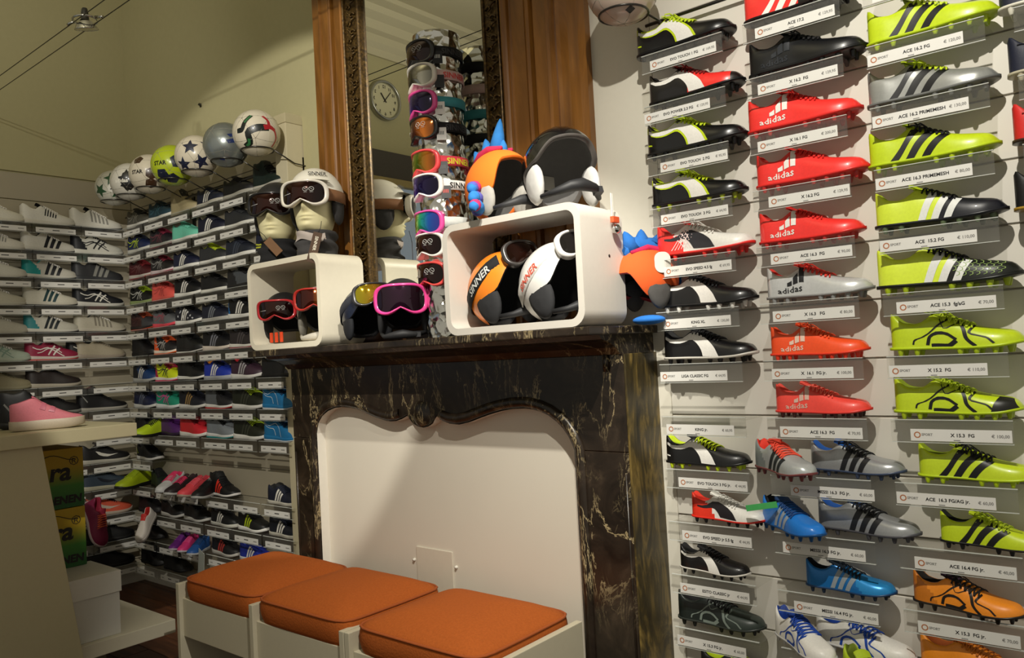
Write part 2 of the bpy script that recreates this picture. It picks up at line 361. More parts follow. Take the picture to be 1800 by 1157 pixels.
for x in (-2.21, -1.995): fpart('hatch_knob', (lambda v: ([(a+x, b-.137, c+.50) for a, b, c in v[0]], v[1]))(lathe([(0, .009), (.005, .008), (.006, 0)], 10, 'y')), M_WHITE, True)
# ------------------------------------------------------------------ wooden overmantel with gilt mirror
om = tag(empty('overmantel', (-2.055, -.05, 1.308)), 'walnut panelled overmantel rising above the marble mantel around the mirror', 'panelling')
def opart(o): o.parent = om; o.location = (2.055, .05, -1.308); return o
PR = [(-1.66, -.10), (-1.66, -.142), (-1.652, -.146), (-1.646, -.138), (-1.640, -.134), (-1.638, -.126), (-1.632, -.128), (-1.628, -.122), (-1.575, -.122), (-1.570, -.112), (-1.565, -.132), (-1.558, -.136), (-1.548, -.132), (-1.544, -.112), (-1.538, -.124), (-1.534, -.126), (-1.486, -.126), (-1.48, -.134), (-1.470, -.130), (-1.462, -.112), (-1.452, -.118), (-1.444, -.108), (-1.43, -.085), (-1.415, -.05), (-1.40, -.03), (-1.40, -.001), (-1.66, -.001)]
opart(inst('pilaster', prism(PR, 1.3085, 3.65, 'xy', name='pilaster'), M_WOOD))
opart(inst('pilaster', prism([(-2.475-(x+1.66)*.865, y if x < -1.452 or y > -.01 else -.112) for x, y in PR], 1.3085, 3.65, 'xy', name='pilaster'), M_WOOD))
opart(inst('base_rail', bevmesh('rail', *boxvf(-2.4755, -1.6595, -.12, -.001, 1.3085, 1.47), .004, 2), M_WOODD))
opart(inst('back_board', bevmesh('back', *boxvf(-2.4755, -1.6595, -.06, -.001, 1.47, 3.65), .0, 1), M_WOODD))
mf = tag(empty('mirror', (-2.055, -.06, 1.47)), 'tall mirror in carved gilt frame set in the walnut overmantel', 'mirror')
def mpart(o): o.parent = mf; o.location = (2.055, .06, -1.47); return o
GP = [(-2.475, -.061), (-2.475, -.138), (-2.472, -.141), (-2.468, -.138), (-2.466, -.128), (-2.404, -.122), (-2.402, -.128), (-2.397, -.130), (-2.390, -.126), (-2.386, -.118), (-2.384, -.105), (-2.384, -.061)]
MC = -4.145
mpart(inst('frame_side', prism(GP, 1.4701, 3.6, 'xy', name='gilt'), M_GOLD)); mpart(inst('frame_side', prism([(MC-x, y) for x, y in GP], 1.4701, 3.6, 'xy', name='gilt'), M_GOLD))
mpart(inst('frame_bottom', bevmesh('gilt', *boxvf(-2.384, -1.761, -.12, -.061, 1.4701, 1.505), .006, 3), M_GOLD))
mpart(obj('mirror_glass', *boxvf(-2.3839, -1.7611, -.108, -.0615, 1.505, 3.6), M_MIRROR, None, False))
parts = []
for s in (1, -1):
    X = -2.435 if s > 0 else MC+2.435
    for i in range(62):
        z = 1.49+i*.034; q = 1 if i % 2 else -1
        c = [(X+q*s*(.008+.015*math.cos(a)*(1-a/9)), -.128-.005*math.sin(a*.5), z+.012*math.sin(a)*(1-a/9)) for a in np.linspace(0, 5.2, 9)]
        parts.append(tube(c, [.0052-.0003*j for j in range(9)], 5))
        parts.append(tube([(X-q*s*.025, -.126, z+.022), (X-q*s*.012, -.136, z+.014), (X+q*s*.002, -.133, z)], [.002, .0048, .002], 5))
cv = mpart(obj('carving', *join(*parts), M_GOLD)); cv['kind'] = 'stuff'
# ------------------------------------------------------------------ shoes
def pchip(pts):
    x = np.array([p[0] for p in pts], float); y = np.array([p[1] for p in pts], float)
    h = np.diff(x); dl = np.diff(y)/h; d = np.zeros(len(x))
    for i in range(1, len(x)-1):
        if dl[i-1]*dl[i] > 0: d[i] = 2*dl[i-1]*dl[i]/(dl[i-1]+dl[i])
    d[0] = dl[0]; d[-1] = dl[-1]
    def f(t):
        t = min(max(t, x[0]), x[-1]); i = int(min(max(np.searchsorted(x, t)-1, 0), len(h)-1)); s = (t-x[i])/h[i]
        return float((1+2*s)*(1-s)**2*y[i]+s*(1-s)**2*h[i]*d[i]+s*s*(3-2*s)*y[i+1]+s*s*(s-1)*h[i]*d[i+1])
    return f
def sstep(a, b, t): t = min(max((t-a)/(b-a), 0), 1); return t*t*(3-2*t)
OUT = [(0, 0), (.008, .30), (.03, .52), (.07, .66), (.16, .74), (.3, .71), (.42, .73), (.55, .85), (.68, .98), (.76, 1.0), (.85, .93), (.92, .74), (.96, .55), (.988, .30), (1, 0)]
TYPES = {
 'boot': dict(w=.163, zt=[(0, .085), (.3, .082), (.6, .075), (.8, .082), (1, .115)], th=.026, spring=.035,
              h=[(0, .215), (.025, .235), (.06, .21), (.12, .172), (.20, .160), (.26, .170), (.32, .205), (.37, .225), (.45, .205), (.6, .155), (.72, .123), (.85, .098), (.94, .07), (1, .012)], wo=[(0, .6), (.27, .62), (.36, .34), (.41, 0), (1, 0)]),
 'run': dict(w=.172, zt=[(0, .115), (.12, .105), (.4, .09), (.65, .075), (.85, .078), (1, .115)], th=.0, spring=.05,
              h=[(0, .21), (.04, .245), (.09, .235), (.17, .19), (.25, .18), (.31, .215), (.37, .25), (.45, .235), (.6, .18), (.72, .14), (.85, .108), (.94, .072), (1, .012)], wo=[(0, .6), (.27, .62), (.36, .34), (.41, 0), (1, 0)]),
 'flat': dict(w=.168, zt=[(0, .085), (.5, .08), (.8, .08), (1, .09)], th=.0, spring=.012,
              h=[(0, .22), (.04, .25), (.09, .24), (.17, .20), (.25, .195), (.31, .225), (.37, .25), (.45, .23), (.6, .17), (.72, .135), (.85, .112), (.94, .085), (1, .012)], wo=[(0, .6), (.27, .62), (.36, .34), (.41, 0), (1, 0)]),
 'high': dict(w=.172, zt=[(0, .10), (.12, .09), (.4, .08), (.65, .075), (.85, .078), (1, .11)], th=.0, spring=.04,
              h=[(0, .37), (.04, .40), (.09, .40), (.17, .385), (.25, .40), (.31, .43), (.36, .40), (.45, .29), (.6, .19), (.72, .15), (.85, .11), (.94, .075), (1, .012)], wo=[(0, .62), (.27, .62), (.34, .34), (.38, 0), (1, 0)]),
 'slip': dict(w=.18, zt=[(0, .155), (.3, .16), (.6, .165), (.85, .165), (1, .17)], th=.0, spring=.05,
              h=[(0, .27), (.04, .29), (.1, .30), (.2, .33), (.30, .36), (.36, .345), (.45, .28), (.6, .19), (.72, .125), (.85, .07), (.94, .045), (1, .005)], wo=[(0, .6), (.27, .62), (.36, .34), (.41, 0), (1, 0)]),
}
for k_, T in TYPES.items():
    T['name'] = k_; T['h'] = [(a, b*{'boot': 1.30, 'run': 1.27, 'flat': 1.2, 'high': 1.05, 'slip': .95}[k_]) for a, b in T['h']]
    T['W'] = (lambda f, s: (lambda t: max(f(t), 0)*s))(pchip(OUT), T['w']); T['H'] = pchip(T['h']); T['WO'] = pchip(T['wo']); T['ZT'] = pchip(T['zt'])
def surf(T, t, q, side, off=0.0):
    a = min(max(q, 0), 1)*PI/2
    w = T['W'](t); wo = T['WO'](t)*w; h = T['H'](t)
    c = max(math.cos(a), 0)**.62; s = math.sin(a)**.85
    return Vector((t, side*(wo+(w-wo)*c), T['ZT'](t)-.012+h*s))
def q_of(zf): return math.asin(min(max(zf, 0), 1)**(1/.85))*2/PI
def surf_off(T, t, q, side, off):
    p = surf(T, t, q, side); e = .004
    a = surf(T, min(t+e, 1), q, side)-surf(T, max(t-e, 0), q, side); b = surf(T, t, min(q+.02, 1), side)-surf(T, t, max(q-.02, 0), side)
    n = a.cross(b)*(1 if side < 0 else -1)
    if n.length > 1e-9: n.normalize()
    else: n = Vector((0, side, 0))
    if n.y*side < 0 and abs(n.y) > .05: n = -n
    elif abs(n.y) <= .05 and n.z < 0: n = -n
    return p+n*off
SHOE_MESH = {}
def upper_mesh(T, heel, toe, slope=.0):
    key = ('upper', T['name'], heel, toe, slope)
    if key in SHOE_MESH: return SHOE_MESH[key]
    ns, no, ni = 34, 9, 4
    ts = [(1-math.cos(PI*i/ns))/2*.35+.65*i/ns for i in range(ns+1)]
    V, F, MI = [], [], []
    nc = 2*(no+1+ni)+1
    for t in ts:
        w = T['W'](t); wo = T['WO'](t)*w; h = T['H'](t); zb = T['ZT'](t)-.012; bl = sstep(.28, .41, t); hi = h*bl+.03*(1-bl)
        half = [surf(T, t, j/no, -1) for j in range(no+1)]
        ins = [Vector((t, -max(wo-.012, 0)*(1 if wo > 0 else 0), zb+h-.004*(1-bl))), Vector((t, -wo*.86, zb+hi+(h-hi)*.6)), Vector((t, -wo*.8, zb+hi+(h-hi)*.15)), Vector((t, -wo*.5, zb+hi))]
        L = half+ins; V += L+[Vector((t, 0, zb+hi))]+[Vector((p.x, -p.y, p.z)) for p in L[::-1]]
    for i in range(ns):
        tm = (ts[i]+ts[i+1])/2
        for j in range(nc-1):
            F.append((i*nc+j, (i+1)*nc+j, (i+1)*nc+j+1, i*nc+j+1))
            jj = min(j, nc-2-j); inside = jj >= no
            zz = jj/no
            m = 3 if inside and tm < .40 else 1 if tm+slope*zz < heel else 2 if tm+slope*zz > toe else 0
            MI.append(m)
    me = mesh('upper', V, F, MI, 4)
    bm = bmesh.new(); bm.from_mesh(me); bmesh.ops.remove_doubles(bm, verts=bm.verts, dist=.0004); bmesh.ops.recalc_face_normals(bm, faces=bm.faces); bm.to_mesh(me); bm.free()
    SHOE_MESH[key] = me; return me
def sole_mesh(T, lo=0.0, hi=1.0, grow=1.0):
    """band of the sole between fractions lo..hi of its thickness"""
    key = ('sole', T['name'], lo, hi, grow)
    if key in SHOE_MESH: return SHOE_MESH[key]
    ns = 32; ts = [(1-math.cos(PI*i/ns))/2 for i in range(ns+1)]; V, F = [], []
    for t in ts:
        w = T['W'](t)*grow; zt = T['ZT'](t); zb = T['spring']*(max(0, (t-.66)/.34)**2)+(.004 if t > .08 else .004+.03*(1-t/.08)**2)
        if T['th']: zb = zt-T['th']
        a = zb+(zt-zb)*lo; b = zb+(zt-zb)*hi; m = (a+b)/2; tt = .5+(t-.5)*(1+.03*(grow))
        L = [(tt, -.86*w if lo == 0 else -w*1.01, a), (tt, -w*(1.0 if lo == 0 else 1.03), a+(b-a)*.12), (tt, -w*1.05, m), (tt, -w*1.035, b-(b-a)*.08), (tt, -w*.96, b)]
        V += L+[(x, -y, z) for x, y, z in L[::-1]]
    n = 10
    for i in range(ns):
        for j in range(n): F.append((i*n+j, i*n+(j+1) % n, (i+1)*n+(j+1) % n, (i+1)*n+j))
    me = mesh('sole', V, F); bm = bmesh.new(); bm.from_mesh(me); bmesh.ops.remove_doubles(bm, verts=bm.verts, dist=.0004); bmesh.ops.recalc_face_normals(bm, faces=bm.faces); bm.to_mesh(me); bm.free()
    SHOE_MESH[key] = me; return me
def resample(pl, n):
    pl = [Vector(p) for p in pl]; d = [0]
    for a, b in zip(pl, pl[1:]): d.append(d[-1]+(b-a).length)
    out = []
    for i in range(n+1):
        s = d[-1]*i/n; k = min(max(int(np.searchsorted(d, s))-1, 0), len(pl)-2); f = (s-d[k])/max(d[k+1]-d[k], 1e-9); out.append(pl[k].lerp(pl[k+1], f))
    return out
def smooth_pl(pl, n=16):
    if len(pl) < 3: return pl
    fx = pchip([(i, p[0]) for i, p in enumerate(pl)]); fz = pchip([(i, p[1]) for i, p in enumerate(pl)])
    return [(fx(i*(len(pl)-1)/n), fz(i*(len(pl)-1)/n)) for i in range(n+1)]
SIDE = [-1]
def strip_vf(T, A, B, n=10, m=4, off=.0035, sides=None):
    sides = sides or (SIDE[0],)
    A = resample(smooth_pl(A), n); B = resample(smooth_pl(B), n); P_ = []
    for s in sides:
        P_.append(grid(lambda u, v: (lambda p: surf_off(T, p.x, q_of(p.y), s, off))(A[round(u*n)].lerp(B[round(u*n)], v)), n, m))
    return join(*P_)
def line_vf(T, pl, wd=.012, **k):
    pl = smooth_pl(pl); A, B = [], []
    for i, p in enumerate(pl):
        a = Vector(pl[max(i-1, 0)]); b = Vector(pl[min(i+1, len(pl)-1)]); t = (b-a); t.y *= .25; t.normalize(); A.append((p[0]-t.y*wd, p[1]+t.x*wd*3.2)); B.append((p[0]+t.y*wd, p[1]-t.x*wd*3.2))
    return strip_vf(T, A, B, n=12, m=2, **k)
def side_text(T, s, t0, z0, size, hscale=1.0, rise=0.0, off=.0045):
    V, F = text_vf(s, 1.0, 'LEFT', 1, .012)
    V = [surf_off(T, t0+x*size, q_of(min(max(z0+y*size*hscale*3.2+rise*x*size, 0), .99)), -1, off) for x, y, z in V]
    return V, F
def side_poly(T, poly, off=.0045, sides=(-1,), cuts=2):
    V, F = fill(poly, cuts); return join(*[([surf_off(T, x, q_of(y), s, off) for x, y, z in V], F) for s in sides])
def stripes3(T, t0, gap, wd, lean, z0, z1, n=3, off=.0035):
    r = []
    for i in range(n):
        a = t0+gap*i; zz = z1-.035*i; le = lean*(1-.1*i)
        r.append(strip_vf(T, [(a, z0), (a+le*.45, (z0+zz)/2), (a+le, zz)], [(a+wd, z0), (a+wd+le*.45, (z0+zz)/2), (a+wd+le, zz)], 8, 3, off))
    return r
DEC = {}
def decal(T, kind):
    """list of (part name, V, F) for one kind of side decoration"""
    key = (T['name'], kind, SIDE[0])
    if key in DEC: return DEC[key]
    k = kind.split(':')[0]; out = []
    if k == '3s': out = [('stripe',)+v for v in stripes3(T, .31, .085, .050, .10, .06, .86)]
    elif k == '3b': out = [('stripe',)+v for v in stripes3(T, .19, .125, .066, .20, .02, .985)]       # broad boot stripes
    elif k == '3w': out = [('stripe',)+v for v in stripes3(T, .36, .10, .058, .10, .04, .96)]
    elif k == '5s': out = [('stripe',)+v for v in stripes3(T, .40, .045, .022, .03, .35, .85, 5)]
    elif k == '2s': out = [('stripe',)+line_vf(T, [(.05, .12+.18*i), (.5, .12+.18*i)], .016) for i in range(2)]
    elif k == 'ribs': out = [('rib',)+v for v in stripes3(T, .36, .07, .035, -.02, .2, .9, 5)]
    elif k == 'strip':
        A = [(.05, .80), (.22, .93), (.40, .90), (.54, .76), (.62, .48), (.665, .06)]; B = [(.05, .70), (.22, .72), (.34, .66), (.42, .50), (.465, .28), (.48, .06)]
        out = [('side_strip',)+strip_vf(T, A, B, 16, 5)]
    elif k == 'stripedge':
        A = [(.03, .86), (.22, .985), (.41, .955), (.56, .80), (.645, .5), (.69, .06)]; B = [(.03, .66), (.22, .66), (.33, .60), (.405, .45), (.445, .25), (.46, .06)]
        out = [('strip_edging',)+strip_vf(T, A, B, 16, 5, .0022)]
    elif k == 'strip2':   # reversed sweep seen on the red and white boots
        A = [(.12, .70), (.35, .78), (.52, .74), (.62, .56), (.68, .12)]; B = [(.12, .62), (.28, .56), (.38, .40), (.42, .24), (.44, .12)]
        out = [('side_strip',)+strip_vf(T, A, B, 14, 5)]
    elif k == 'mesh':
        out = [('lattice',)+join(*[line_vf(T, [(.20+.035*i, .15), (.32+.035*i, .85)], .004, sides=(-1,)) for i in range(5)], *[line_vf(T, [(.34+.035*i, .15), (.22+.035*i, .85)], .004, sides=(-1,)) for i in range(5)])]
    elif k == 'asics':
        out = [('crossed_stripe',)+v for v in (line_vf(T, [(.38, .12), (.44, .45), (.52, .86)], .013), line_vf(T, [(.47, .12), (.52, .42), (.60, .78)], .013),
               line_vf(T, [(.10, .62), (.30, .62), (.50, .45), (.66, .10)], .012), line_vf(T, [(.18, .30), (.36, .50), (.52, .62), (.62, .40)], .010))]
    elif k == 'swoosh':
        A = [(.28, .72), (.40, .45), (.52, .42), (.70, .62)]; B = [(.28, .70), (.36, .30), (.48, .22), (.70, .60)]
        out = [('curved_tick',)+strip_vf(T, A, B, 12, 3)]
    elif k == 'adi':
        t0, z0 = .15, .16; bars = []
        for i in range(3):
            a = t0+.085+i*.058; h = .20+.15*i
            bars.append(side_poly(T, [(a, z0+.30), (a+.046, z0+.30), (a+.046, z0+.30+h), (a, z0+.30+h*(.80 if i < 2 else .98))]))
        out = [('logo_bars',)+join(*bars), ('lettering',)+side_text(T, 'adidas', t0-.01, z0, .098, 1.1, -.02)]
    elif k == 'web':
        out = [('web_line',)+v for v in (line_vf(T, [(.20, .16), (.21, .34), (.32, .46), (.47, .92)], .007), line_vf(T, [(.31, .10), (.33, .36), (.44, .46), (.53, .30)], .014), line_vf(T, [(.34, .07), (.46, .07), (.53, .26)], .020),
               line_vf(T, [(.55, .97), (.585, .70), (.60, .42), (.67, .06)], .016), line_vf(T, [(.66, .98), (.62, .62), (.74, .50), (.80, .16)], .010), line_vf(T, [(.40, .88), (.44, .60), (.56, .95)], .004))]
    elif k == 'hex':
        hx = []
        for i in range(9):
            for j in range(4):
                c = (.50+.045*i+.022*(j % 2), .22+.18*j)
                if c[0] < .56-.0*j: continue
                hx.append(line_vf(T, [(c[0], c[1]), (c[0]+.022, c[1]+.06), (c[0]+.022, c[1]+.13), (c[0], c[1]+.18)], .003, sides=(-1,)))
        out = [('mesh_pattern',)+join(*hx)]
    elif k == 'camo':
        rr = random.Random(3); out = [('patch',)+side_poly(T, [(cx+.035*math.cos(a)*rr.uniform(.5, 1.2), cz+.12*math.sin(a)*rr.uniform(.5, 1.2)) for a in np.linspace(0, 5.6, 7)], .003, (SIDE[0],), 1) for cx, cz in ((.2, .4), (.28, .7), (.4, .25), (.55, .5), (.66, .3), (.74, .6), (.83, .35), (.6, .75), (.47, .65))]
    elif k == 'cline': out = [('piping',)+v for v in (line_vf(T, [(.06, .72), (.30, .74), (.50, .55), (.58, .08)], .005), line_vf(T, [(.06, .64), (.24, .58), (.36, .36), (.40, .08)], .005))]
    elif k == 'oval': out = [('oval_badge',)+side_poly(T, [(.33+.032*math.cos(a), .80+.09*math.sin(a)) for a in np.linspace(0, 2*PI, 14)[:-1]])]
    elif k == 'heelmark': out = [('heel_mark',)+line_vf(T, [(.04, .28), (.09, .30)], .008, sides=(-1,))]
    elif k == 'bar': out = [('heel_bar',)+line_vf(T, [(.06, .62), (.16, .30)], .010)]
    elif k == 'velcro': out = [('velcro_strap',)+strip_vf(T, [(t_, .55), (t_+.03, .80), (t_+.05, .97)], [(t_+.075, .55), (t_+.09, .80), (t_+.10, .97)], 6, 3, .010) for t_ in (.38, .50)]
    elif k == 'toecap': out = [('toe_cap',)+strip_vf(T, [(.78, .04), (.80, .5), (.84, .97)], [(.985, .04), (.96, .5), (.94, .97)], 6, 6, .003)]
    DEC[key] = out; return out
def dec_meshes(T, kind):
    key = ('dec', T['name'], kind, SIDE[0])
    if key not in SHOE_MESH: SHOE_MESH[key] = [(n, mesh(n, V, F)) for n, V, F in decal(T, kind)]
    return SHOE_MESH[key]
def lace_mesh(T, bow=True):
    key = ('lace', T['name'], bow)
    if key in SHOE_MESH: return SHOE_MESH[key]
    P_ = []
    for i in range(6):
        t = .415+.042*i; dt = .02 if i % 2 else -.02
        pts = [surf_off(T, t+dt*(2*s-1) if True else t, 1-abs(2*s-1)*.42 if abs(2*s-1) > .02 else .985, -1 if s < .5 else 1, .010) for s in np.linspace(0, 1, 8)]
        P_.append(tube(pts, .0085, 5))
        P_.append(tube([surf_off(T, t-dt*(2*s-1), 1-abs(2*s-1)*.42 if abs(2*s-1) > .02 else .985, -1 if s < .5 else 1, .012) for s in np.linspace(0, 1, 8)], .0075, 5))
    if bow:
        c = surf_off(T, .40, .98, -1, .02)
        for sg in (-1, 1):
            P_.append(tube([c, c+Vector((-.02, sg*.05, .02)), c+Vector((-.05, sg*.085, .012)), c+Vector((-.06, sg*.07, -.01)), c+Vector((-.02, sg*.03, -.005)), c], .007, 5))
            P_.append(tube([c, c+Vector((.03, sg*.05, .0)), c+Vector((.06, sg*.085, -.03)), c+Vector((.09, sg*.10, -.06))], .0065, 5))
    SHOE_MESH[key] = mesh('laces', *join(*P_)); return SHOE_MESH[key]
def tongue_mesh(T):
    key = ('tongue', T['name'])
    if key in SHOE_MESH: return SHOE_MESH[key]
    h0 = T['ZT'](.36)-.012+T['H'](.37)
    def fn(o):
        def g(u, v):
            y = (v-.5)*2; t = .47-.165*u; z = T['ZT'](.4)-.012+T['H'](min(max(t, .37), .5))+(.05*sstep(.45, 1, u))+.004-.03*y*y*(.6+.4*u)-o
            return (t-.01*u*u, y*.075*(1+.15*u), z)
        return g
    a, b = grid(fn(0), 8, 6), grid(fn(.014), 8, 6)
    SHOE_MESH[key] = mesh('tongue', *join(a, b)); return SHOE_MESH[key]
STUD = None
def stud_mesh():
    global STUD
    if STUD is None:
        V, F = lathe([(.027, .0), (.024, -.02), (.016, -.046), (.013, -.05)], 8); F.append(tuple(range(24, 32))); STUD = mesh('stud', V, F)
    return STUD
STUDS = [(.09, -.085), (.09, .085), (.22, -.085), (.22, .085), (.55, -.11), (.55, .11), (.67, -.125), (.67, .125), (.80, -.115), (.80, .115), (.90, -.05), (.90, .05)]
def shoe(name, label, group, loc, L, typ, main, sole, lace=None, lining='#151515', heel=None, toe=None, dec=(), sole2=None, zones=(.30, .62), rot=(0, 0, 0), rough=.55, coat=0., metal=0., stud=None, bow=False, tongue=None, slope=.18, cat=None, turned=False):
    T = TYPES[typ]; r = tag(empty(name, loc, rot, L), label, cat or ('football boot' if typ == 'boot' else 'shoe'), group)
    pm = lambda c, ro=rough: P(c, ro, metal, coat, .10, .15 if ro > .5 else 0, 45)
    hz, tz = zones; hz = hz if heel else -1; tz = tz if toe else 9
    me = upper_mesh(T, hz, tz, slope)
    inst('upper', me, [pm(main), pm(heel or main), pm(toe or main), P(lining, .8)], r)
    if typ == 'boot':
        inst('sole', sole_mesh(T), P(sole, .35), r)
        for x, y in STUDS:
            z = T['ZT'](x)-T['th']; inst('stud', stud_mesh(), P(stud or sole, .35), r, (x, y, z+.002), (0, 0, 0), (1, 1, min(z, .06)/.05))
    elif sole2 or typ in ('run', 'flat'):
        sole2 = sole2 or tuple(c_*.35 for c_ in lin(sole))
        fr_ = .32 if isinstance(sole2, str) else .16
        inst('midsole', sole_mesh(T, fr_, 1.0), P(sole, .5), r); inst('outsole', sole_mesh(T, 0, fr_, 1.01), P(sole2, .6), r)
    else: inst('sole', sole_mesh(T), P(sole, .5), r)
    inst('tongue', tongue_mesh(T), P(tongue or lining, .7), r)
    if lace: inst('laces', lace_mesh(T, bow), P(lace, .8), r)
    for kind, c in dec:
        for sd_ in ((-1, 1) if turned and kind in ('3s', '3b', '3w', 'web', 'asics', 'strip', 'swoosh') else (-1,)):
            SIDE[0] = sd_
            for n_, m_ in dec_meshes(T, kind): inst(n_, m_, P(c, .4), r)
        SIDE[0] = -1
    return r
# ------------------------------------------------------------------ acrylic shelves with price cards
ORD = ['top', 'second', 'third', 'fourth', 'fifth', 'sixth', 'seventh', 'eighth', 'ninth', 'tenth', 'eleventh', 'twelfth', 'thirteenth', 'fourteenth']
PLATE = bevmesh('plate', *boxvf(-.125, .125, -.118, 0, -.004, 0), 0); LIP = bevmesh('lip', *boxvf(-.125, .125, -.122, -.118, -.048, .004), 0)
EDGE_T = mesh('lip_glint', *boxvf(-.1252, .1252, -.1225, -.1175, .0035, .0050), smooth=False); EDGE_B = mesh('lip_glint', *boxvf(-.1252, .1252, -.1225, -.1178, -.0492, -.0478), smooth=False)
M_EDGE = P('#c9ccc6', .25, var=.02, name='painted_edge_glint')  # pale bars painting the bright line of light caught along the acrylic lip
CARD = bevmesh('price_card', *boxvf(-.1025, .1025, -.1240, -.1228, -.0445, -.017), 0)
LOGO = mesh('logo', *lathe([(.0075, .1242), (.0048, .1242)], 14, 'y'))
BAR = mesh('print', *join(([(-.03, -.1243, -.032), (.03, -.1243, -.032), (.03, -.1243, -.0275), (-.03, -.1243, -.0275)], [(0, 1, 2, 3)])))
BAR2 = mesh('print', [(.062, -.1243, -.0335), (.09, -.1243, -.0335), (.09, -.1243, -.029), (.062, -.1243, -.029)], [(0, 1, 2, 3)])
BAR3 = mesh('print', *join(([(-.086, -.1243, -.0325), (-.064, -.1243, -.0325), (-.064, -.1243, -.0285), (-.086, -.1243, -.0285)], [(0, 1, 2, 3)])))
def card_text(s, x, z, size, align='LEFT'):
    V, F = text_vf(s, size, align, 2, .0003); return mesh('lettering', [(a+x, -.1243, b+z) for a, b, c in V], F, smooth=False)
SPORT = None
def shelf(label, loc, rot, text=None, price=None, dx=0.0, group=None, card=True):
    global SPORT
    r = tag(empty('acrylic_shelf', loc, rot), label, 'shelf', group)
    inst('plate', PLATE, M_ACR, r); lp_ = inst('lip', LIP, M_ACR, r); inst('lip_glint', EDGE_T, M_EDGE, lp_); inst('lip_glint', EDGE_B, M_EDGE, lp_)
    if not card: return r
    c = inst('price_card', CARD, M_CARD, r, (dx, 0, 0))
    if text:
        if SPORT is None: SPORT = card_text('SPORT', -.079, -.0322, .0078)
        inst('logo_ring', LOGO, M_LOGO, c, (-.088, 0, -.0305)); inst('shop_lettering', SPORT, M_GREYINK, c)
        inst('lettering', card_text(text, .006, -.0338, .0108, 'CENTER'), M_INK, c); inst('price_lettering', card_text(price, .098, -.0338, .0095, 'RIGHT'), M_GREYINK, c)
        inst('print_line', BAR, M_GREYINK, c, (-.005, 0, -.0268), scale=(.22, 1, .5)).location = (-.006, 0, -.0268)
    else:
        inst('print_line', BAR, M_INK, c, scale=(.6, 1, 1)); inst('price_print', BAR2, M_GREYINK, c); inst('logo_print', BAR3, M_GREYINK, c)
    return r
# ------------------------------------------------------------------ football boots on the right wall
LIME = '#bfd41c'; RED = '#e8322c'; BLK = '#0c0c0e'; WHT = '#e9e6df'; SIL = '#b9bab8'; NAVY = '#15192e'; ORG = '#e8801c'; BLUE = '#1d74c4'
COLX = {1: -1.025, 2: -.715, 3: -.41, 4: -.105}
COLN = {1: 'left column of boots', 2: 'middle column of boots', 3: 'right column of boots', 4: 'column cut by right edge'}
def rshelf(c, k, text=None, price=None, dx=0.0, what='clear acrylic shelf with white price card'):
    row = k+1 if c < 3 else k
    shelf('%s, %s shelf of %s' % (what, ORD[k], COLN[c]), (COLX[c], 0, zrow(k)), (0, 0, 0), text, price, dx, 'acrylic shelves on the boot wall')
def boot(c, k, hx, L, desc, yaw=0, y=-.062, dz=.001, **kw):
    return shoe('football_boot', '%s, %s shelf, %s' % (desc, ORD[k], COLN[c]), 'football boots on the right wall', (hx, y, zrow(k)+dz), L, 'boot', rot=(0, 0, math.radians(yaw)), turned=abs(yaw) > 20, **kw)
TXTS = {1: [('EVO TOUCH 1 FG', '€ 169,95'), ('EVO POWER 2.3 FG', '€ 129,95'), ('EVO TOUCH  2 FG', '€ 95,95'), ('EVO TOUCH  3 FG', '€ 64,95'), ('EVO SPEED 4.5 fg', '€ 69,95'), ('KING XL', '€ 130,00'), ('LIGA CLASSIC FG', '€ 64,95'), ('KING jr.', '€ 60,95'), ('EVO TOUCH 3 FG jr.', '€ 44,95'), ('EVO SPEED jr 5.5 fg', '€ 44,95'), ('ESITO CLASSIC jr', '€ 44,95'), ('X 15.3 FG jr.', '€ 60,00')],
        2: [('ACE 17.2', '€ 129,95'), ('X 16.2  FG', '€ 129,95'), ('X 16.1 FG', '€ 200,00'), ('X 16.2 FG', '€ 129,95'), ('ACE 16.3  FG', '€ 90,00'), ('X 16.3   FG', '€ 80,00'), ('X  16.1  FG jr.', '€ 100,00'), ('ACE 16.3  FG', '€ 70,95'), ('MESSI 16.3  FG jr.', '€ 60,00'), ('MESSI 16.3 FG jr.', '€ 60,00'), ('MESSI 16.4 FG jr.', '€ 40,00'), None],
        3: [None, ('ACE 16.2 FG', '€ 120,00'), ('ACE 16.2 PRIMEMESH', '€ 130,00'), ('ACE 16.3 PRIMEMESH', '€ 80,00'), ('ACE  15.2 FG', '€ 110,00'), ('ACE 15.3  fg/aG', '€ 70,00'), ('X 15.2  FG', '€ 110,00'), ('X 15.3  FG', '€ 100,00'), ('ACE  16.3 FG/AG jr.', '€ 60,00'), ('ACE 16.4 FG jr.', '€ 40,00'), ('X 15.3  FG jr.', '€ 70,00'), None]}
DX = {1: [.006, -.022, .02, .012, .012, 0, -.02, -.01, .018, .02, .004, -.015], 2: [.012, .01, .0, .02, .016, .012, .0, .012, .03, .0, .02, 0], 3: [0, -.02, -.018, -.02, -.02, .008, -.018, .02, -.02, .01, .008, 0]}
for c in (1, 2, 3):
    for k in range(12):
        tp = TXTS[c][k]
        if tp is None and k == 0: rshelf(c, k); continue
        rshelf(c, k, *(tp or (None, None)), dx=DX[c][k], what='empty clear acrylic shelf with price card' if (c, k) == (1, 7) else 'clear acrylic shelf with white price card')
for k in range(0, 6): rshelf(4, k)
puma = dict(main=BLK, sole=BLK, lining=LIME, lace=LIME, tongue=LIME, bow=True, coat=.5, rough=.3)
boot(1, 0, -1.188, .302, 'black boot with white side strip and lime collar', dec=[('stripedge', LIME), ('strip', WHT), ('heelmark', LIME)], **puma)
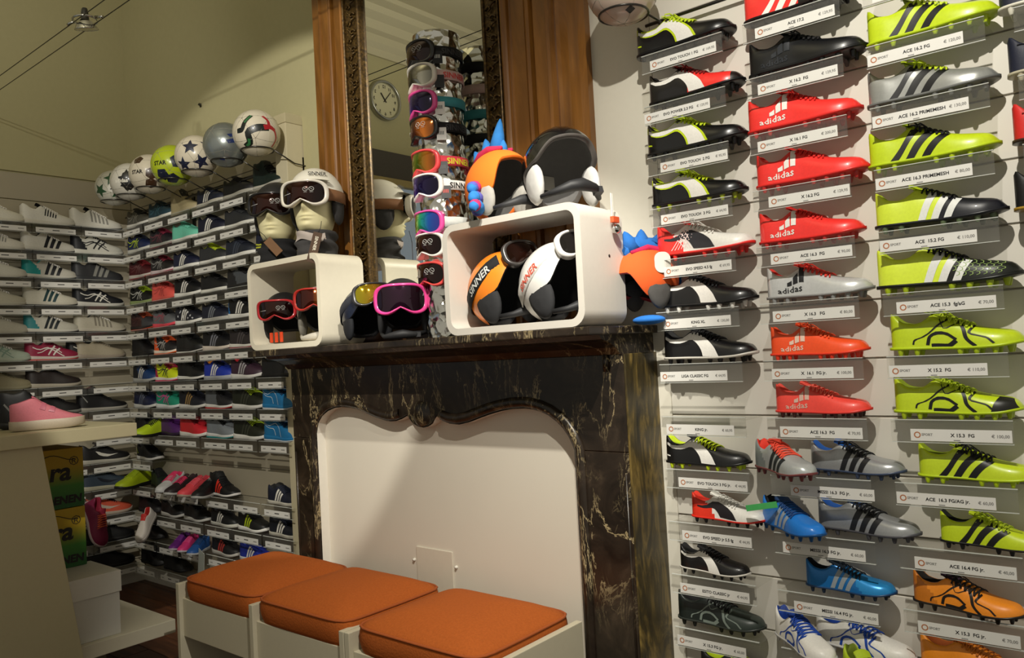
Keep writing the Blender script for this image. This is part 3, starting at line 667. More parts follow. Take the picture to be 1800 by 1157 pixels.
boot(1, 1, -1.156, .288, 'black and red boot with white side strip', main=RED, heel='#121012', zones=(.46, .9), slope=.0, sole=BLK, lining=BLK, lace='#7a1512', tongue='#5a1010', bow=True, coat=.4, rough=.35, dec=[('strip', WHT)], toe='#1a0c0c')
boot(1, 2, -1.172, .302, 'black boot, white strip with lime edge and heel mark', dec=[('stripedge', LIME), ('strip', WHT), ('heelmark', LIME)], **puma)
boot(1, 3, -1.167, .287, 'glossy black boot, white strip and lime laces', stud='#9aa81e', dec=[('stripedge', LIME), ('strip', WHT)], **puma)
boot(1, 4, -1.160, .290, 'red and white boot with dark side strip', main=WHT, heel=RED, zones=(.34, 2), sole=RED, lining=RED, lace=WHT, tongue='#c8302a', bow=True, rough=.4, coat=.3, dec=[('strip2', '#2a2a30'), ('mesh', '#f0d8d4')])
boot(1, 5, -1.158, .288, 'black leather boot with white strip and white studs', main=BLK, sole=BLK, stud=WHT, lining='#b9b9b4', lace='#17171a', tongue=BLK, coat=.4, rough=.35, dec=[('strip', WHT)])
boot(1, 6, -1.157, .277, 'black leather boot, white strip, oval badge', main=BLK, sole='#cfcac0', stud=BLK, lining=BLK, lace=BLK, coat=.4, rough=.35, dec=[('strip', WHT), ('oval', WHT)])
boot(1, 8, -1.171, .253, 'small black boot, white strip, lime laces and studs', main=BLK, sole=BLK, stud=LIME, lining=LIME, lace=LIME, tongue=BLK, bow=False, coat=.3, rough=.4, dec=[('strip', WHT), ('heelmark', WHT)])
boot(1, 9, -1.099, .222, 'small red and white boot with dark strip', main=WHT, heel='#e2341f', zones=(.36, 2), sole='#d8281c', stud=BLK, lining='#e2341f', lace=WHT, tongue=WHT, rough=.4, dec=[('strip2', '#201c20')], yaw=-3)
boot(1, 10, -1.146, .212, 'small black boot, white strip and thin white sole', main=BLK, sole='#d5d0c6', stud=BLK, lining=BLK, lace=BLK, coat=.3, rough=.4, dec=[('strip', WHT)], yaw=-4)
boot(1, 11, -1.162, .256, 'dark green black boot with grey pattern lines', main='#1b2320', sole='#2b302c', stud='#14150f', lining=BLK, lace=BLK, bow=True, rough=.4, dec=[('web', '#77827a')], toe='#2f3833', zones=(.3, .66))
rshelf(1, 12); boot(1, 12, -1.10, .25, 'black and lime boot in bottom corner', main=BLK, sole=BLK, lining=LIME, lace=LIME)
# middle column
boot(2, 0, -.852, .292, 'red and black boot cut by photo top', main=RED, toe=BLK, zones=(.3, .55), sole='#160c0c', lining='#a01818', lace=BLK, dec=[('3b', WHT)], coat=.3, rough=.35)
boot(2, 1, -.847, .30, 'all black boot with black logo', main='#0d0e11', sole='#0b0b0d', lining=BLK, lace=BLK, bow=True, rough=.35, coat=.3, dec=[('adi', '#22252b')])
rb = dict(main='#ee3530', sole='#d92a26', lining='#c0261f', lace='#d62a22', tongue='#cf2a24', coat=.35, rough=.35, stud='#c2322e')
boot(2, 2, -.860, .292, 'bright red boot with white lettering', bow=True, dec=[('adi', WHT)], **rb)
boot(2, 3, -.846, .287, 'bright red boot with white lettering', bow=False, dec=[('adi', WHT)], **rb)
boot(2, 4, -.848, .268, 'slimmer bright red boot with white lettering', dec=[('adi', WHT)], **rb)
boot(2, 5, -.837, .268, 'silver boot with red collar and black lettering', main='#cfd0cf', sole='#8f8f8e', lining='#e0382c', lace='#e0382c', tongue='#d8382c', bow=True, metal=.35, rough=.3, coat=.3, dec=[('adi', '#17181a')])
boot(2, 6, -.837, .248, 'orange boot with white side logo', main='#f4511f', sole='#e83c22', lining='#e8481c', lace='#f06030', tongue='#e8481c', bow=True, rough=.4, coat=.3, dec=[('adi', '#e8c8b4')])
boot(2, 7, -.833, .240, 'coral red boot with pale side logo', main='#f04a3e', sole='#e03c34', lining='#ef5648', lace='#f06a58', tongue='#ef5648', rough=.4, stud='#40201c', coat=.2, dec=[('adi', '#d8b4a4')])
boot(2, 8, -.895, .238, 'silver boot with red laces turned toward viewer', yaw=-38, y=-.045, main='#b9bdbd', heel='#8f9696', sole='#7a4040', lining='#e8402e', lace='#ea5038', tongue='#e0402c', bow=True, metal=.35, rough=.35, dec=[('3w', '#23282c')])
boot(2, 8, -.755, .235, 'silver boot with blue lining and black stripes', y=-.04, yaw=-8, main='#a8aaac', sole='#3a4660', lining='#1d5ab0', lace='#14161c', tongue='#1d5ab0', bow=True, metal=.5, rough=.3, dec=[('3w', '#17181c')])
boot(2, 9, -.885, .232, 'bright blue boot turned toward viewer', yaw=-36, y=-.045, main='#1f78d2', sole='#12508c', lining='#0c1420', lace='#16427c', tongue='#123a6c', rough=.35, coat=.2, dec=[('3s', '#9aa6b4')])
boot(2, 9, -.745, .25, 'silver boot with black stripes and black laces', y=-.04, yaw=-8, main='#a4a6a8', sole='#4a4a50', lining='#1d5ab0', lace='#121418', tongue='#2a4a80', metal=.5, rough=.3, dec=[('3w', '#17181c')])
sw = tag(empty('swing_tag', (-.895, -.135, .80)), 'small green tag hanging on the bright blue boot', 'tag'); box('tag_card', (-.012, .075), (-.001, .001), (-.008, .008), P('#4ab060', .5), sw, .0005, rot=(0, -.2, .0))
boot(2, 10, -.782, .218, 'metallic blue boot with grey stripes', main='#1a6fb6', sole='#123e6a', stud='#0f2438', lining='#0b1018', lace='#10202f', tongue='#10202f', metal=.3, rough=.3, toe='#2a90d4', zones=(.3, .66), dec=[('3s', '#8f989e')])
boot(2, 11, -.87, .235, 'white boot with blue laces turned toward viewer', yaw=-40, y=-.04, main=WHT, sole='#c8c8c8', lining='#1c48a8', lace='#1c48a8', tongue='#1c48a8', bow=True, rough=.4, dec=[('web', '#1c48a8')])
boot(2, 11, -.77, .25, 'white boot with blue web lines lying behind', yaw=-12, y=-.035, main=WHT, sole='#c8c8c8', lining='#1c48a8', lace='#1c48a8', tongue='#1c48a8', rough=.4, dec=[('web', '#1c48a8')])
boot(2, 11, -.665, .22, 'lime boot turned toward viewer in front', yaw=-48, y=-.13, dz=-.03, main='#a8bf1c', sole='#8ca010', lining='#6a7a14', lace='#11120c', tongue='#a8bf1c', rough=.4)
# right column
lb = dict(main=LIME, sole='#b4cc18', lining='#8a9c18', tongue='#9db018', coat=.3, rough=.35)
boot(3, 1, -.543, .282, 'lime boot with three broad black stripes', lace='#c9dc3c', dec=[('3b', BLK)], **lb)
boot(3, 2, -.551, .280, 'silver boot with black stripes and lime lining', main='#a9aaa6', sole='#6b6c6a', lining=LIME, tongue=LIME, lace='#c2d624', bow=True, metal=.55, rough=.3, dec=[('3b', BLK)])
boot(3, 3, -.558, .280, 'pale lime boot, black stripes and black laces', bow=True, lace=BLK, dec=[('3b', BLK)], **lb)
boot(3, 4, -.552, .279, 'lime heeled black boot with white stripes', main='#12131c', heel='#d2e43a', zones=(.50, 2), slope=-.12, sole='#14151c', stud='#5b6a4c', lining='#a8bc20', tongue=LIME, lace=BLK, bow=False, rough=.4, coat=.2, dec=[('3w', '#dfe0dc')])
boot(3, 5, -.557, .305, 'lime heeled boot with green mesh toe, white stripes', main='#101410', heel='#d8ea3c', zones=(.50, 2), slope=-.12, sole='#0f120f', stud='#a8bc20', lining='#a8bc20', tongue='#a8bc20', lace=BLK, bow=True, rough=.4, coat=.2, dec=[('3w', '#dfe0dc'), ('hex', '#8fa860')])
boot(3, 6, -.536, .280, 'lime boot with black web lines, laced', lace='#b2c628', dec=[('web', BLK)], bow=True, stud='#aabf20', **lb)
boot(3, 7, -.537, .268, 'lime boot with black web lines, black toe', lace='#b2c628', dec=[('web', BLK), ('toecap', '#16160f')], stud='#aabf20', **lb)
boot(3, 8, -.493, .245, 'small lime boot, black stripes and black laces', lace=BLK, bow=True, dec=[('3b', BLK)], **lb)
boot(3, 9, -.455, .225, 'smallest lime boot with black stripes and sole', main=LIME, sole=BLK, lining=BLK, lace='#a8bc20', tongue=LIME, rough=.4, bow=True, dec=[('3b', BLK)], yaw=-4)
boot(3, 10, -.521, .235, 'orange boot with black laces and web lines', main='#ef8f24', sole='#191310', lining='#181210', lace='#16100e', tongue='#3a2438', heel='#c8741c', zones=(.26, 2), bow=True, rough=.4, dec=[('web', '#1a1412')], yaw=-10)
boot(3, 11, -.515, .25, 'orange boot cut by photo bottom', main='#ee8e1e', sole='#b05c10', lining='#a04c10', lace='#c06a18', yaw=-8, rough=.4)
# boots cut by the right edge
boot(4, 1, -.262, .28, 'navy shoe heel with white sole', main=NAVY, sole='#d8d4c4', lining=NAVY, lace=NAVY)
boot(4, 2, -.252, .28, 'navy shoe heel with white toe stripe', main=NAVY, sole='#b8b098', lining='#d8d8d8', lace=NAVY, dec=[('3s', WHT)])
boot(4, 3, -.252, .28, 'red boot heel', main='#d02420', sole='#3a2418', lining='#a01818', lace=BLK)
boot(4, 4, -.258, .28, 'black boot heel with gold sole', main=BLK, sole='#a88430', lining=BLK, lace=BLK)
# ------------------------------------------------------------------ sneakers on the back wall left of the fireplace
LX = [-4.59, -4.32, -4.065, -3.79, -3.53, -3.26]
CN = ['nearest the corner', 'second from corner', 'third from corner', 'fourth from corner', 'fifth from corner', 'nearest the fireplace']
W1 = '#d9d6cd'; G1 = '#8f8f8c'
NV = '#141a2c'; DG = '#26282b'
S = lambda desc, typ, main, sole, lace=None, lining='#17171a', **kw: (desc, typ, main, sole, lace, lining, kw)
LM = {
 0: [S('grey black running shoe', 'run', '#4c4a42', W1, '#2a2a28', dec=[('asics', '#8a877c')]), S('dark teal running shoe', 'run', '#1e3a46', W1, '#16303a', dec=[('asics', '#3c6a78')]), S('plain beige shoe', 'high', '#a39672', '#a89c7c'), S('navy shoe with three white stripes', 'flat', NV, '#b9b4a6', NV, dec=[('3s', W1)]), S('black shoe on pale sole', 'flat', '#101012', '#a8a498', BLK), S('dark green high shoe, pale sole', 'high', '#10201c', '#b8b4a8', BLK)],
 1: [S('navy running shoe with lime crossed stripes', 'run', '#16244c', '#c9c8c0', NV, dec=[('asics', '#b8d024')]), S('black and crimson running shoe', 'run', '#1d1a22', '#a8a8a0', '#7c1834', sole2='#7c1c34', dec=[('asics', '#6c2036')]), S('mint green shoe', 'flat', '#6cc4aa', '#dcdad2', '#6cc4aa', lining='#6cc4aa'), S('navy shoe with bold white stripes', 'flat', '#11142a', '#e2e0d8', NV, dec=[('3s', WHT)]), S('dark grey shoe', 'flat', '#2a2c30', '#dcdad2', DG), None],
 2: [S('dark red running shoe', 'run', '#4a1218', '#c8c0b8', '#7c1820', sole2='#b02830', dec=[('asics', '#6c4040')]), S('black and dark red running shoe', 'run', '#1a1618', '#d8c4c8', '#74182a', sole2='#a02840', dec=[('asics', '#8c8a86')]), S('navy shoe with white stripes', 'flat', '#141a36', '#e6e4de', NV, dec=[('3s', WHT)]), S('grey shoe with lime laces', 'flat', '#2e3034', '#e6e4de', '#b8cc20', lining='#a8bc1c'), S('navy grey shoe with tonal stripes', 'flat', '#1c2230', '#e6e4de', NV, dec=[('3s', '#3c4454')]), S('navy shoe with two yellow stripes', 'flat', '#161c34', '#2a2c34', NV, dec=[('2s', '#c8cc3c')])],
 3: [S('black running shoe with lime laces', 'run', '#10120f', '#8c9c64', '#9ab81c', dec=[('asics', '#b8b8b0')]), S('coral pink running shoe', 'run', '#e0574e', '#d85a50', '#a83430', lining='#8c2c2a', dec=[('asics', '#b84038')]), S('black running shoe, three white stripes', 'run', '#101114', '#e6e4de', BLK, dec=[('3s', WHT)]), S('plain black shoe on white sole', 'flat', '#131416', '#e0ded6', BLK), S('grey leather shoe', 'flat', '#4c5054', '#1c1c1e', '#141416', heel='#1e1e20', zones=(.35, 2)), None],
 4: [S('dark red and grey running shoe', 'run', '#34181a', '#1c1414', '#a04020', sole2='#c04420', toe='#3a3a3e', zones=(.3, .6), dec=[('asics', '#4c2420')]), S('grey running shoe with pink sole', 'run', '#64666a', '#e04858', '#1a1a1c', dec=[('asics', '#a04858')]), S('black and white speckled shoe', 'run', '#1a1c28', '#e8e6e0', BLK, dec=[('camo', '#c4c6cc'), ('3s', WHT)]), S('navy shoe with grey stripes', 'flat', '#181c2e', '#b4b2ac', NV, dec=[('3s', '#7c8088')]), S('black shoe with blue heel, white stripes', 'run', '#101216', '#e4e2dc', BLK, heel='#1f6cb0', zones=(.14, 2), dec=[('3s', WHT)]), None],
 5: [S('plain black shoe in the corner', 'high', '#0c0c0f', '#0a0a0c'), S('orange and black running shoe', 'run', '#222022', '#f0e0d0', '#e8581c', heel='#e8581c', zones=(.28, 2), sole2='#e86020', dec=[('asics', '#b0aca8')]), S('black shoe, thin white sole', 'run', '#121314', '#101012', BLK, sole2='#e0ded8'), S('black shoe with grey stripes', 'run', '#121318', '#d8ccc0', BLK, dec=[('3s', '#7c7e88')]), S('brown grey shoe, white sole', 'run', '#2c2628', '#dcd8d0', '#201c1e', sole2='#8c2430', dec=[('3s', '#4c4648')]), None],
 6: [S('blue shoe with white stripes', 'run', '#173a6c', '#a8a8a4', '#0f1a30', dec=[('3s', W1)], heel='#10141c', zones=(.34, 2)), S('yellow and pink running shoe', 'run', '#d2e01c', '#e8e0dc', '#b01848', heel='#b01848', zones=(.2, 2), sole2='#d8285c', dec=[('asics', '#3a4418')]), S('all black running shoe', 'run', '#0d0e10', '#e0ded8', BLK, sole2='#101010'), S('royal blue shoe with white stripes', 'flat', '#1c34a4', '#a8aab0', '#101c50', heel='#1c34a4', lining='#c87818', dec=[('3s', WHT)]), S('dark purple shoe with grey stripes', 'run', '#3a2434', '#d8d6d2', '#181418', lining='#c0202c', dec=[('3s', '#a8a6a8')]), S('black shoe with grey toe', 'flat', '#131315', '#0e0e10', BLK, dec=[('toecap', '#3c3a40')])],
 7: [S('navy running shoe with grey stripes', 'run', '#141c3c', '#c8c8c4', NV, dec=[('3s', '#5c6478')]), S('teal running shoe with pink crossed stripes', 'run', '#1c8c70', '#dce0e0', '#14503c', lining='#a03068', dec=[('asics', '#d04890')]), S('dark navy shoe with gold stripes', 'run', '#141620', '#d0cec8', NV, dec=[('3s', '#9c7c48')]), S('grey black shoe with red heel', 'run', '#5c6064', '#dcdad4', '#1a1a1c', toe='#1c1c20', zones=(.3, .52), sole2='#b82424'), S('dark olive shoe with lime laces', 'run', '#1c2014', '#d8d6d0', '#b4d02c', dec=[('3s', '#34382c')]), S('bright blue running shoe with curved piping', 'run', '#186ca0', '#1a70a4', '#0c3050', dec=[('cline', '#d0d8dc')], sole2='#c8ccd0')],
 8: [S('black running shoe', 'run', '#131315', '#d8d6d0', BLK), S('purple running shoe', 'run', '#502068', '#2c1838', '#702c90', lining='#d8d4d8'), S('bright red shoe', 'run', '#cc2430', '#e0dcd6', '#7c141c', lining='#8c1820'), S('light grey shoe with teal heel', 'run', '#7c8288', '#dcdcda', '#1c1c1e', sole2='#1c8c8c'), S('dark olive shoe, lime laces', 'run', '#1c2014', '#dcdad4', '#b4d02c', dec=[('3s', '#34382c')]), S('bright blue running shoe, white piping', 'run', '#186ca0', '#1a70a4', '#0c3050', dec=[('cline', '#d0d8dc')], sole2='#c8ccd0')],
 9: [S('black shoe with lime tab', 'run', '#0f1012', '#d0cec8', BLK, dec=[('bar', '#b8cc30')]), None, None, None, None, None],
 10: [None, None, None, S('black high top with red stripes', 'high', '#101012', '#d8d4d0', BLK, dec=[('3s', '#e03828')], sole2='#141414'), None, S('navy shoe with white stripes', 'flat', '#141828', '#b4b0a4', NV, heel='#141828', dec=[('3s', W1)])],
 11: [S('black shoe with blue mark', 'run', '#121014', '#201c20', BLK), S('black shoe with white laces', 'run', '#0f1012', '#c0beb8', '#b0b0ac'), S('black shoe, pale stripes', 'run', '#101113', '#c4c2bc', BLK), S('black shoe with white stripes', 'flat', '#0e1012', '#c0beb4', BLK, dec=[('3s', W1)]), S('black shoe with lime stripes', 'run', '#121312', '#dcdad4', BLK, dec=[('3s', '#b8cc24')], lining='#8c8c88'), S('navy shoe with pale stripes', 'flat', '#12151e', '#aca89c', NV, heel='#12151e', dec=[('3s', W1)])],
 12: [S('black boot', 'high', '#0d0d0f', '#0c0c0d'), None, None, S('dark shoe with red stripes', 'run', '#141416', '#b0aca4', BLK, dec=[('3s', '#b83c34')]), S('royal blue shoe with white stripes', 'flat', '#1c2c8c', '#b8b8b8', '#1c2c8c', lining='#1c2c8c', dec=[('3s', W1)]), None],
 13: [S('black winter boot', 'high', '#0b0b0c', '#0a0a0b', BLK), S('black winter boot', 'high', '#0b0b0c', '#0a0a0b', BLK), None, None, None, None],
}
SHELF_ON = {k: [0, 1, 2, 3, 4, 5] for k in range(0, 9)}
SHELF_ON.update({1: [0, 1, 2, 3, 4, 5], 3: [0, 1, 2, 3, 4], 9: [0], 10: [0, 1, 2, 3, 4, 5], 11: [0, 1, 2, 3, 4, 5], 12: [0, 1, 2, 3, 4, 5], 13: [0, 1, 2]})
for k, cols in SHELF_ON.items():
    for c in cols:
        shelf('clear shelf, sneaker wall by fireplace, %s row, %s' % (ORD[k], CN[c]), (LX[c], .10, zrow(k)), (0, 0, 0), None, None, random.uniform(-.012, .012), 'acrylic shelves on the sneaker wall')
for k, row in LM.items():
    for c, sp in enumerate(row):
        if sp is None: continue
        desc, typ, main, sole, lace, lining, kw = sp
        L = .282+random.uniform(-.008, .008) if k < 9 else .24
        shoe('sneaker', '%s, %s row, %s' % (desc, ORD[k], CN[c]), 'sneakers on the back wall', (LX[c]-.135, .10-.062, zrow(k)+.001), L, typ, main, sole, lace, lining, rot=(0, 0, random.uniform(-.03, .03)), **kw)
def loose(desc, where, x, y, k, L, typ, main, sole, lace, lining, yaw, dz=.001, tilt=0, **kw):
    return shoe('sneaker', '%s, %s' % (desc, where), 'sneakers on the back wall', (x, y, zrow(k)+dz), L, typ, main, sole, lace, lining, rot=(0, tilt, math.radians(yaw)), turned=True, **kw)
loose('lime and black running shoe turned forward', 'eighth row between black and purple shoes', -4.44, .085, 8, .25, 'run', '#b8d41c', '#14140f', BLK, BLK, -75)
loose('lime shoe turned forward', 'eleventh row in the corner', -4.70, .08, 10, .25, 'run', '#a4b814', '#161610', '#9cb018', '#8c9c14', -70)
loose('dark green shoe', 'eleventh row beside lime shoe', -4.60, .06, 10, .24, 'run', '#16241c', '#101410', BLK, BLK, -10)
loose('white shoe with pink laces turned forward', 'eleventh row', -4.34, .09, 10, .23, 'run', '#c8c8c8', '#c4c4c4', '#e03868', '#e03868', -60)
loose('black shoe with pink laces turned forward', 'eleventh row', -4.18, .085, 10, .22, 'run', '#281c20', '#b8b8b4', '#e83868', '#3a2428', -72)
loose('coral shoe turned forward', 'eleventh row', -4.04, .085, 10, .22, 'run', '#e04a54', '#a89484', '#e86070', '#c03c48', -72)
loose('black shoe with white trim turned forward', 'eleventh row', -3.93, .085, 10, .22, 'run', '#131214', '#a8a8a4', BLK, '#9c9c98', -66)
loose('white child shoe with velcro straps hanging down', 'twelfth row in corner', -4.42, -.04, 11, .19, 'flat', '#cfc8c0', '#b8b0a8', None, '#c02c28', -60, dz=.02, tilt=.75, dec=[('velcro', '#d4ccc4')])
loose('small purple shoe', 'thirteenth row', -4.24, .06, 12, .17, 'run', '#601c74', '#b8b0b8', '#7c3090', '#501864', -60)
loose('small pink shoe', 'thirteenth row', -4.15, .06, 12, .17, 'run', '#d03478', '#b8b0b8', '#e05090', '#b02860', -60)
loose('small blue shoe turned forward', 'thirteenth row', -4.04, .06, 12, .18, 'run', '#1c4c8c', '#a8a8a8', '#123460', '#123460', -60)
wt = tag(empty('hanging_tag', (-3.905, -.055, .255)), 'white paper tag hanging from thirteenth shelf row', 'tag'); box('tag_card', (-.045, .045), (-.001, .001), (-.075, .06), P('#a8aca4', .6, var=.03), wt, .0006, rot=(.0, .22, -.2))
# ------------------------------------------------------------------ shoes on the left wall
LY = [-.625, -.37, -.115]; WN = ['at left photo edge', 'middle of left wall', 'beside the corner']
LW = {
 0: [S('plain white tennis shoe', 'run', '#d8d4c6', '#cfcabb', WHT), S('white tennis shoe with five dark stripes', 'run', '#dcd9cf', '#d0ccc0', WHT, dec=[('5s', '#23262c')], lining='#1a1c22'), S('white ribbed tennis shoe', 'run', '#d4d1c6', '#cfccc2', WHT, dec=[('ribs', '#8d8b84')], sole2='#16171c')],
 1: [S('white tennis shoe with grey stripes', 'run', '#d4d0c4', '#c8c4b8', WHT, dec=[('5s', '#8c8a84')]), S('white tennis shoe with black diagonal stripes', 'run', '#d4d1c6', '#c8c5bb', WHT, dec=[('3w', '#15171c')], sole2='#1a1c20'), S('black and white crossed stripe shoe', 'run', '#c4c2b8', '#c8c6bc', '#16181c', dec=[('asics', '#14161a')], heel='#14161c', zones=(.26, 2))],
 2: [S('plain off white shoe', 'run', '#c8c5b8', '#c0bcb0', WHT), S('white tennis shoe with teal heel', 'run', '#bcb9ae', '#c0beb4', WHT, heel='#1a8a88', zones=(.30, 2), dec=[('3w', '#181a20')], sole2='#1c2428', lining='#2a9a94'), S('dark grey tennis shoe with grey stripes', 'run', '#2a2b2e', '#2e3034', BLK, dec=[('3w', '#84847e')])],
 3: [S('beige white shoe', 'run', '#b8b3a0', '#b4b0a0', WHT), S('white tennis shoe with dark teal stripes', 'run', '#c4c0b0', '#bcb8aa', WHT, dec=[('3s', '#1c3c40')], sole2='#16181a'), S('black tennis shoe with white crossed stripes', 'run', '#14161c', '#c8c6be', BLK, dec=[('asics', W1)])],
 4: [S('dull white shoe', 'run', '#b4b0a0', '#aca898', WHT), S('white tennis shoe with teal heel panel', 'run', '#b8b5a8', '#c0bdb2', WHT, heel='#2a7c80', zones=(.22, 2), dec=[('3s', '#1c2428')], sole2='#16181c'), S('beige ribbed tennis shoe', 'run', '#b4ae9c', '#b8b2a2', WHT, dec=[('ribs', '#807a6c')], sole2='#1a1c20')],
 5: [S('mint white shoe', 'run', '#a8b4a4', '#a4ac9c', WHT, dec=[('asics', '#7c9484')]), S('magenta shoe with white crossed stripes', 'run', '#8c1c3c', '#c8bcb4', '#701830', dec=[('asics', W1)], sole2='#c02c28'), S('beige shoe with black collar', 'run', '#a49a84', '#94897a', '#8c8270', lining='#131315')],
 6: [S('patterned beige shoe', 'run', '#8c8468', '#8c866c', '#5c5844'), S('dark brown shoe, white sole', 'run', '#261e1c', '#a8a090', BLK), None],
 7: [None, S('black shoe behind the table', 'run', '#0f0f10', '#80807a', BLK), S('black high top, dark red lining', 'high', '#121214', '#a09c92', BLK, lining='#5c1c20', dec=[('bar', '#8c8c88')])],
 9: [None, None, S('black shoe with white tick', 'run', '#121214', '#b0aca0', BLK, dec=[('swoosh', W1)])],
 10: [None, None, S('slate blue shoe with dark tick', 'run', '#33404e', '#a8a490', '#1c2430', dec=[('swoosh', '#1a1e2c')])],
 11: [None, None, S('coral shoe with silver tick', 'run', '#d85c40', '#b8a898', '#2c2430', dec=[('swoosh', '#c8b8a8')])],
 12: [None, None, S('black running shoe', 'run', '#101012', '#141416', BLK)],
 13: [None, None, S('black low boot', 'run', '#0c0c0e', '#0e0e10', BLK)],
}
for k in range(14):
    for c in (0, 1, 2):
        if k == 8 and c < 2: continue
        if k > 8 and c < 1: continue
        shelf('clear acrylic shelf on left wall, %s row, %s' % (ORD[k], WN[c]), (-4.85, LY[c], zrow(k)), (0, 0, PI/2), None, None, random.uniform(-.012, .012), 'acrylic shelves on the left wall')
for k, row in LW.items():
    for c, sp in enumerate(row):
        if sp is None: continue
        desc, typ, main, sole, lace, lining, kw = sp
        shoe('sneaker', '%s, %s row, %s' % (desc, ORD[k], WN[c]), 'shoes on the left wall', (-4.85+.062, LY[c]-.165, zrow(k)+.001), .283+random.uniform(-.006, .006), typ, main, sole, lace, lining, rot=(0, 0, PI/2+random.uniform(-.03, .03)), **kw)
shoe('sneaker', 'black shoe with white crossed stripes and red sole, sixth row', 'shoes on the left wall', (-4.80, -.32, zrow(5)+.001), .27, 'run', '#141416', '#c4bcb4', BLK, '#141416', rot=(0, 0, PI/2), dec=[('asics', W1)], sole2='#b02c2c')
shoe('sneaker', 'magenta shoe with orange laces hanging toe down', 'shoes on the left wall', (-4.69, -.30, zrow(11)+.10), .26, 'run', '#7c1440', '#c0b0b0', '#e86a40', '#a02840', rot=(.0, 1.15, math.radians(20)), bow=False)
hg_ = tag(empty('display_hook', (-4.85, -.30, zrow(11)+.125)), 'thin steel hook holding the magenta shoe on left wall', 'hook'); obj('rod', *tube([(0, 0, .02), (.10, 0, .02), (.17, .002, .0), (.178, .004, -.03)], .003, 6), M_WIRE, hg_); obj('base', *boxvf(0, .004, -.012, .012, .005, .035), M_WIRE, hg_, False)
# ------------------------------------------------------------------ white display boxes on the mantel
MZ = 1.3075
def rrect(hx, hz, r, n=6):
    p = []
    for cx, cz, a0 in ((hx-r, hz-r, 0), (-hx+r, hz-r, PI/2), (-hx+r, -hz+r, PI), (hx-r, -hz+r, 3*PI/2)):
        p += [(cx+r*math.cos(a0+PI/2*i/n), cz+r*math.sin(a0+PI/2*i/n)) for i in range(n+1)]
    return p
def display_box(label, x0, x1, y0, y1, h, tint):
    cx = (x0+x1)/2; r = tag(empty('display_box', (cx, (y0+y1)/2, MZ)), label, 'display box', 'white display boxes')
    o_ = rrect((x1-x0)/2, h/2, .045); i_ = rrect((x1-x0)/2-.022, h/2-.022, .03); n = len(o_); d = (y1-y0)/2; e = .004
    loops = [[(x, -d+e, z) for x, z in o_], [(x*.997, -d, z*.996) for x, z in o_], [(x*1.004, -d, z*1.006) for x, z in i_], [(x, -d+e, z) for x, z in i_], [(x, d, z) for x, z in i_], [(x, d, z) for x, z in o_]]
    V = [(x, y, z+h/2) for L in loops for x, y, z in L]; F = []
    m = len(loops)
    for a in range(m):
        b = (a+1) % m
        for k in range(n): F.append((a*n+k, b*n+k, b*n+(k+1) % n, a*n+(k+1) % n))
    ob = obj('shell', V, F, tint, r)
    ob.data.polygons.foreach_set('use_smooth', [True]*len(F))
    for f_ in ob.data.polygons: pass
    md = ob.modifiers.new('edges', 'EDGE_SPLIT'); md.split_angle = math.radians(35)
    return r
bb_ = display_box('large white rounded display box on the right end of the mantel', -1.757, -1.228, -.37, -.155, .347, M_BOX)
obj('hinge_hole', *(lambda v: ([(a, b, c) for a, b, c in v[0]], v[1]))(lathe([(0, .002), (.004, .001), (.005, 0)], 8, 'y')), M_DARK, bb_, loc=(.2645, .03, .20), rot=(0, 0, PI/2))
display_box('smaller cream rounded display box on the left end of the mantel', -2.865, -2.39, -.37, -.165, .347, P('#ded6c2', .45, var=.03))
tl = tag(empty('hanging_light_clip', (-1.222, -.215, 1.60)), 'small chrome clip with orange sticker on large display box side', 'clip')
box('strap', (0, .002), (-.004, .004), (0, .09), P('#e0ded6', .4), tl); obj('bulb', *lathe([(0, 0), (.012, .004), (.014, .016), (.008, .026), (0, .028)], 12), M_CHROME, tl, loc=(.012, 0, -.03)); box('sticker', (.002, .014), (-.016, .016), (.002, .02), P('#d8562c', .5), tl)
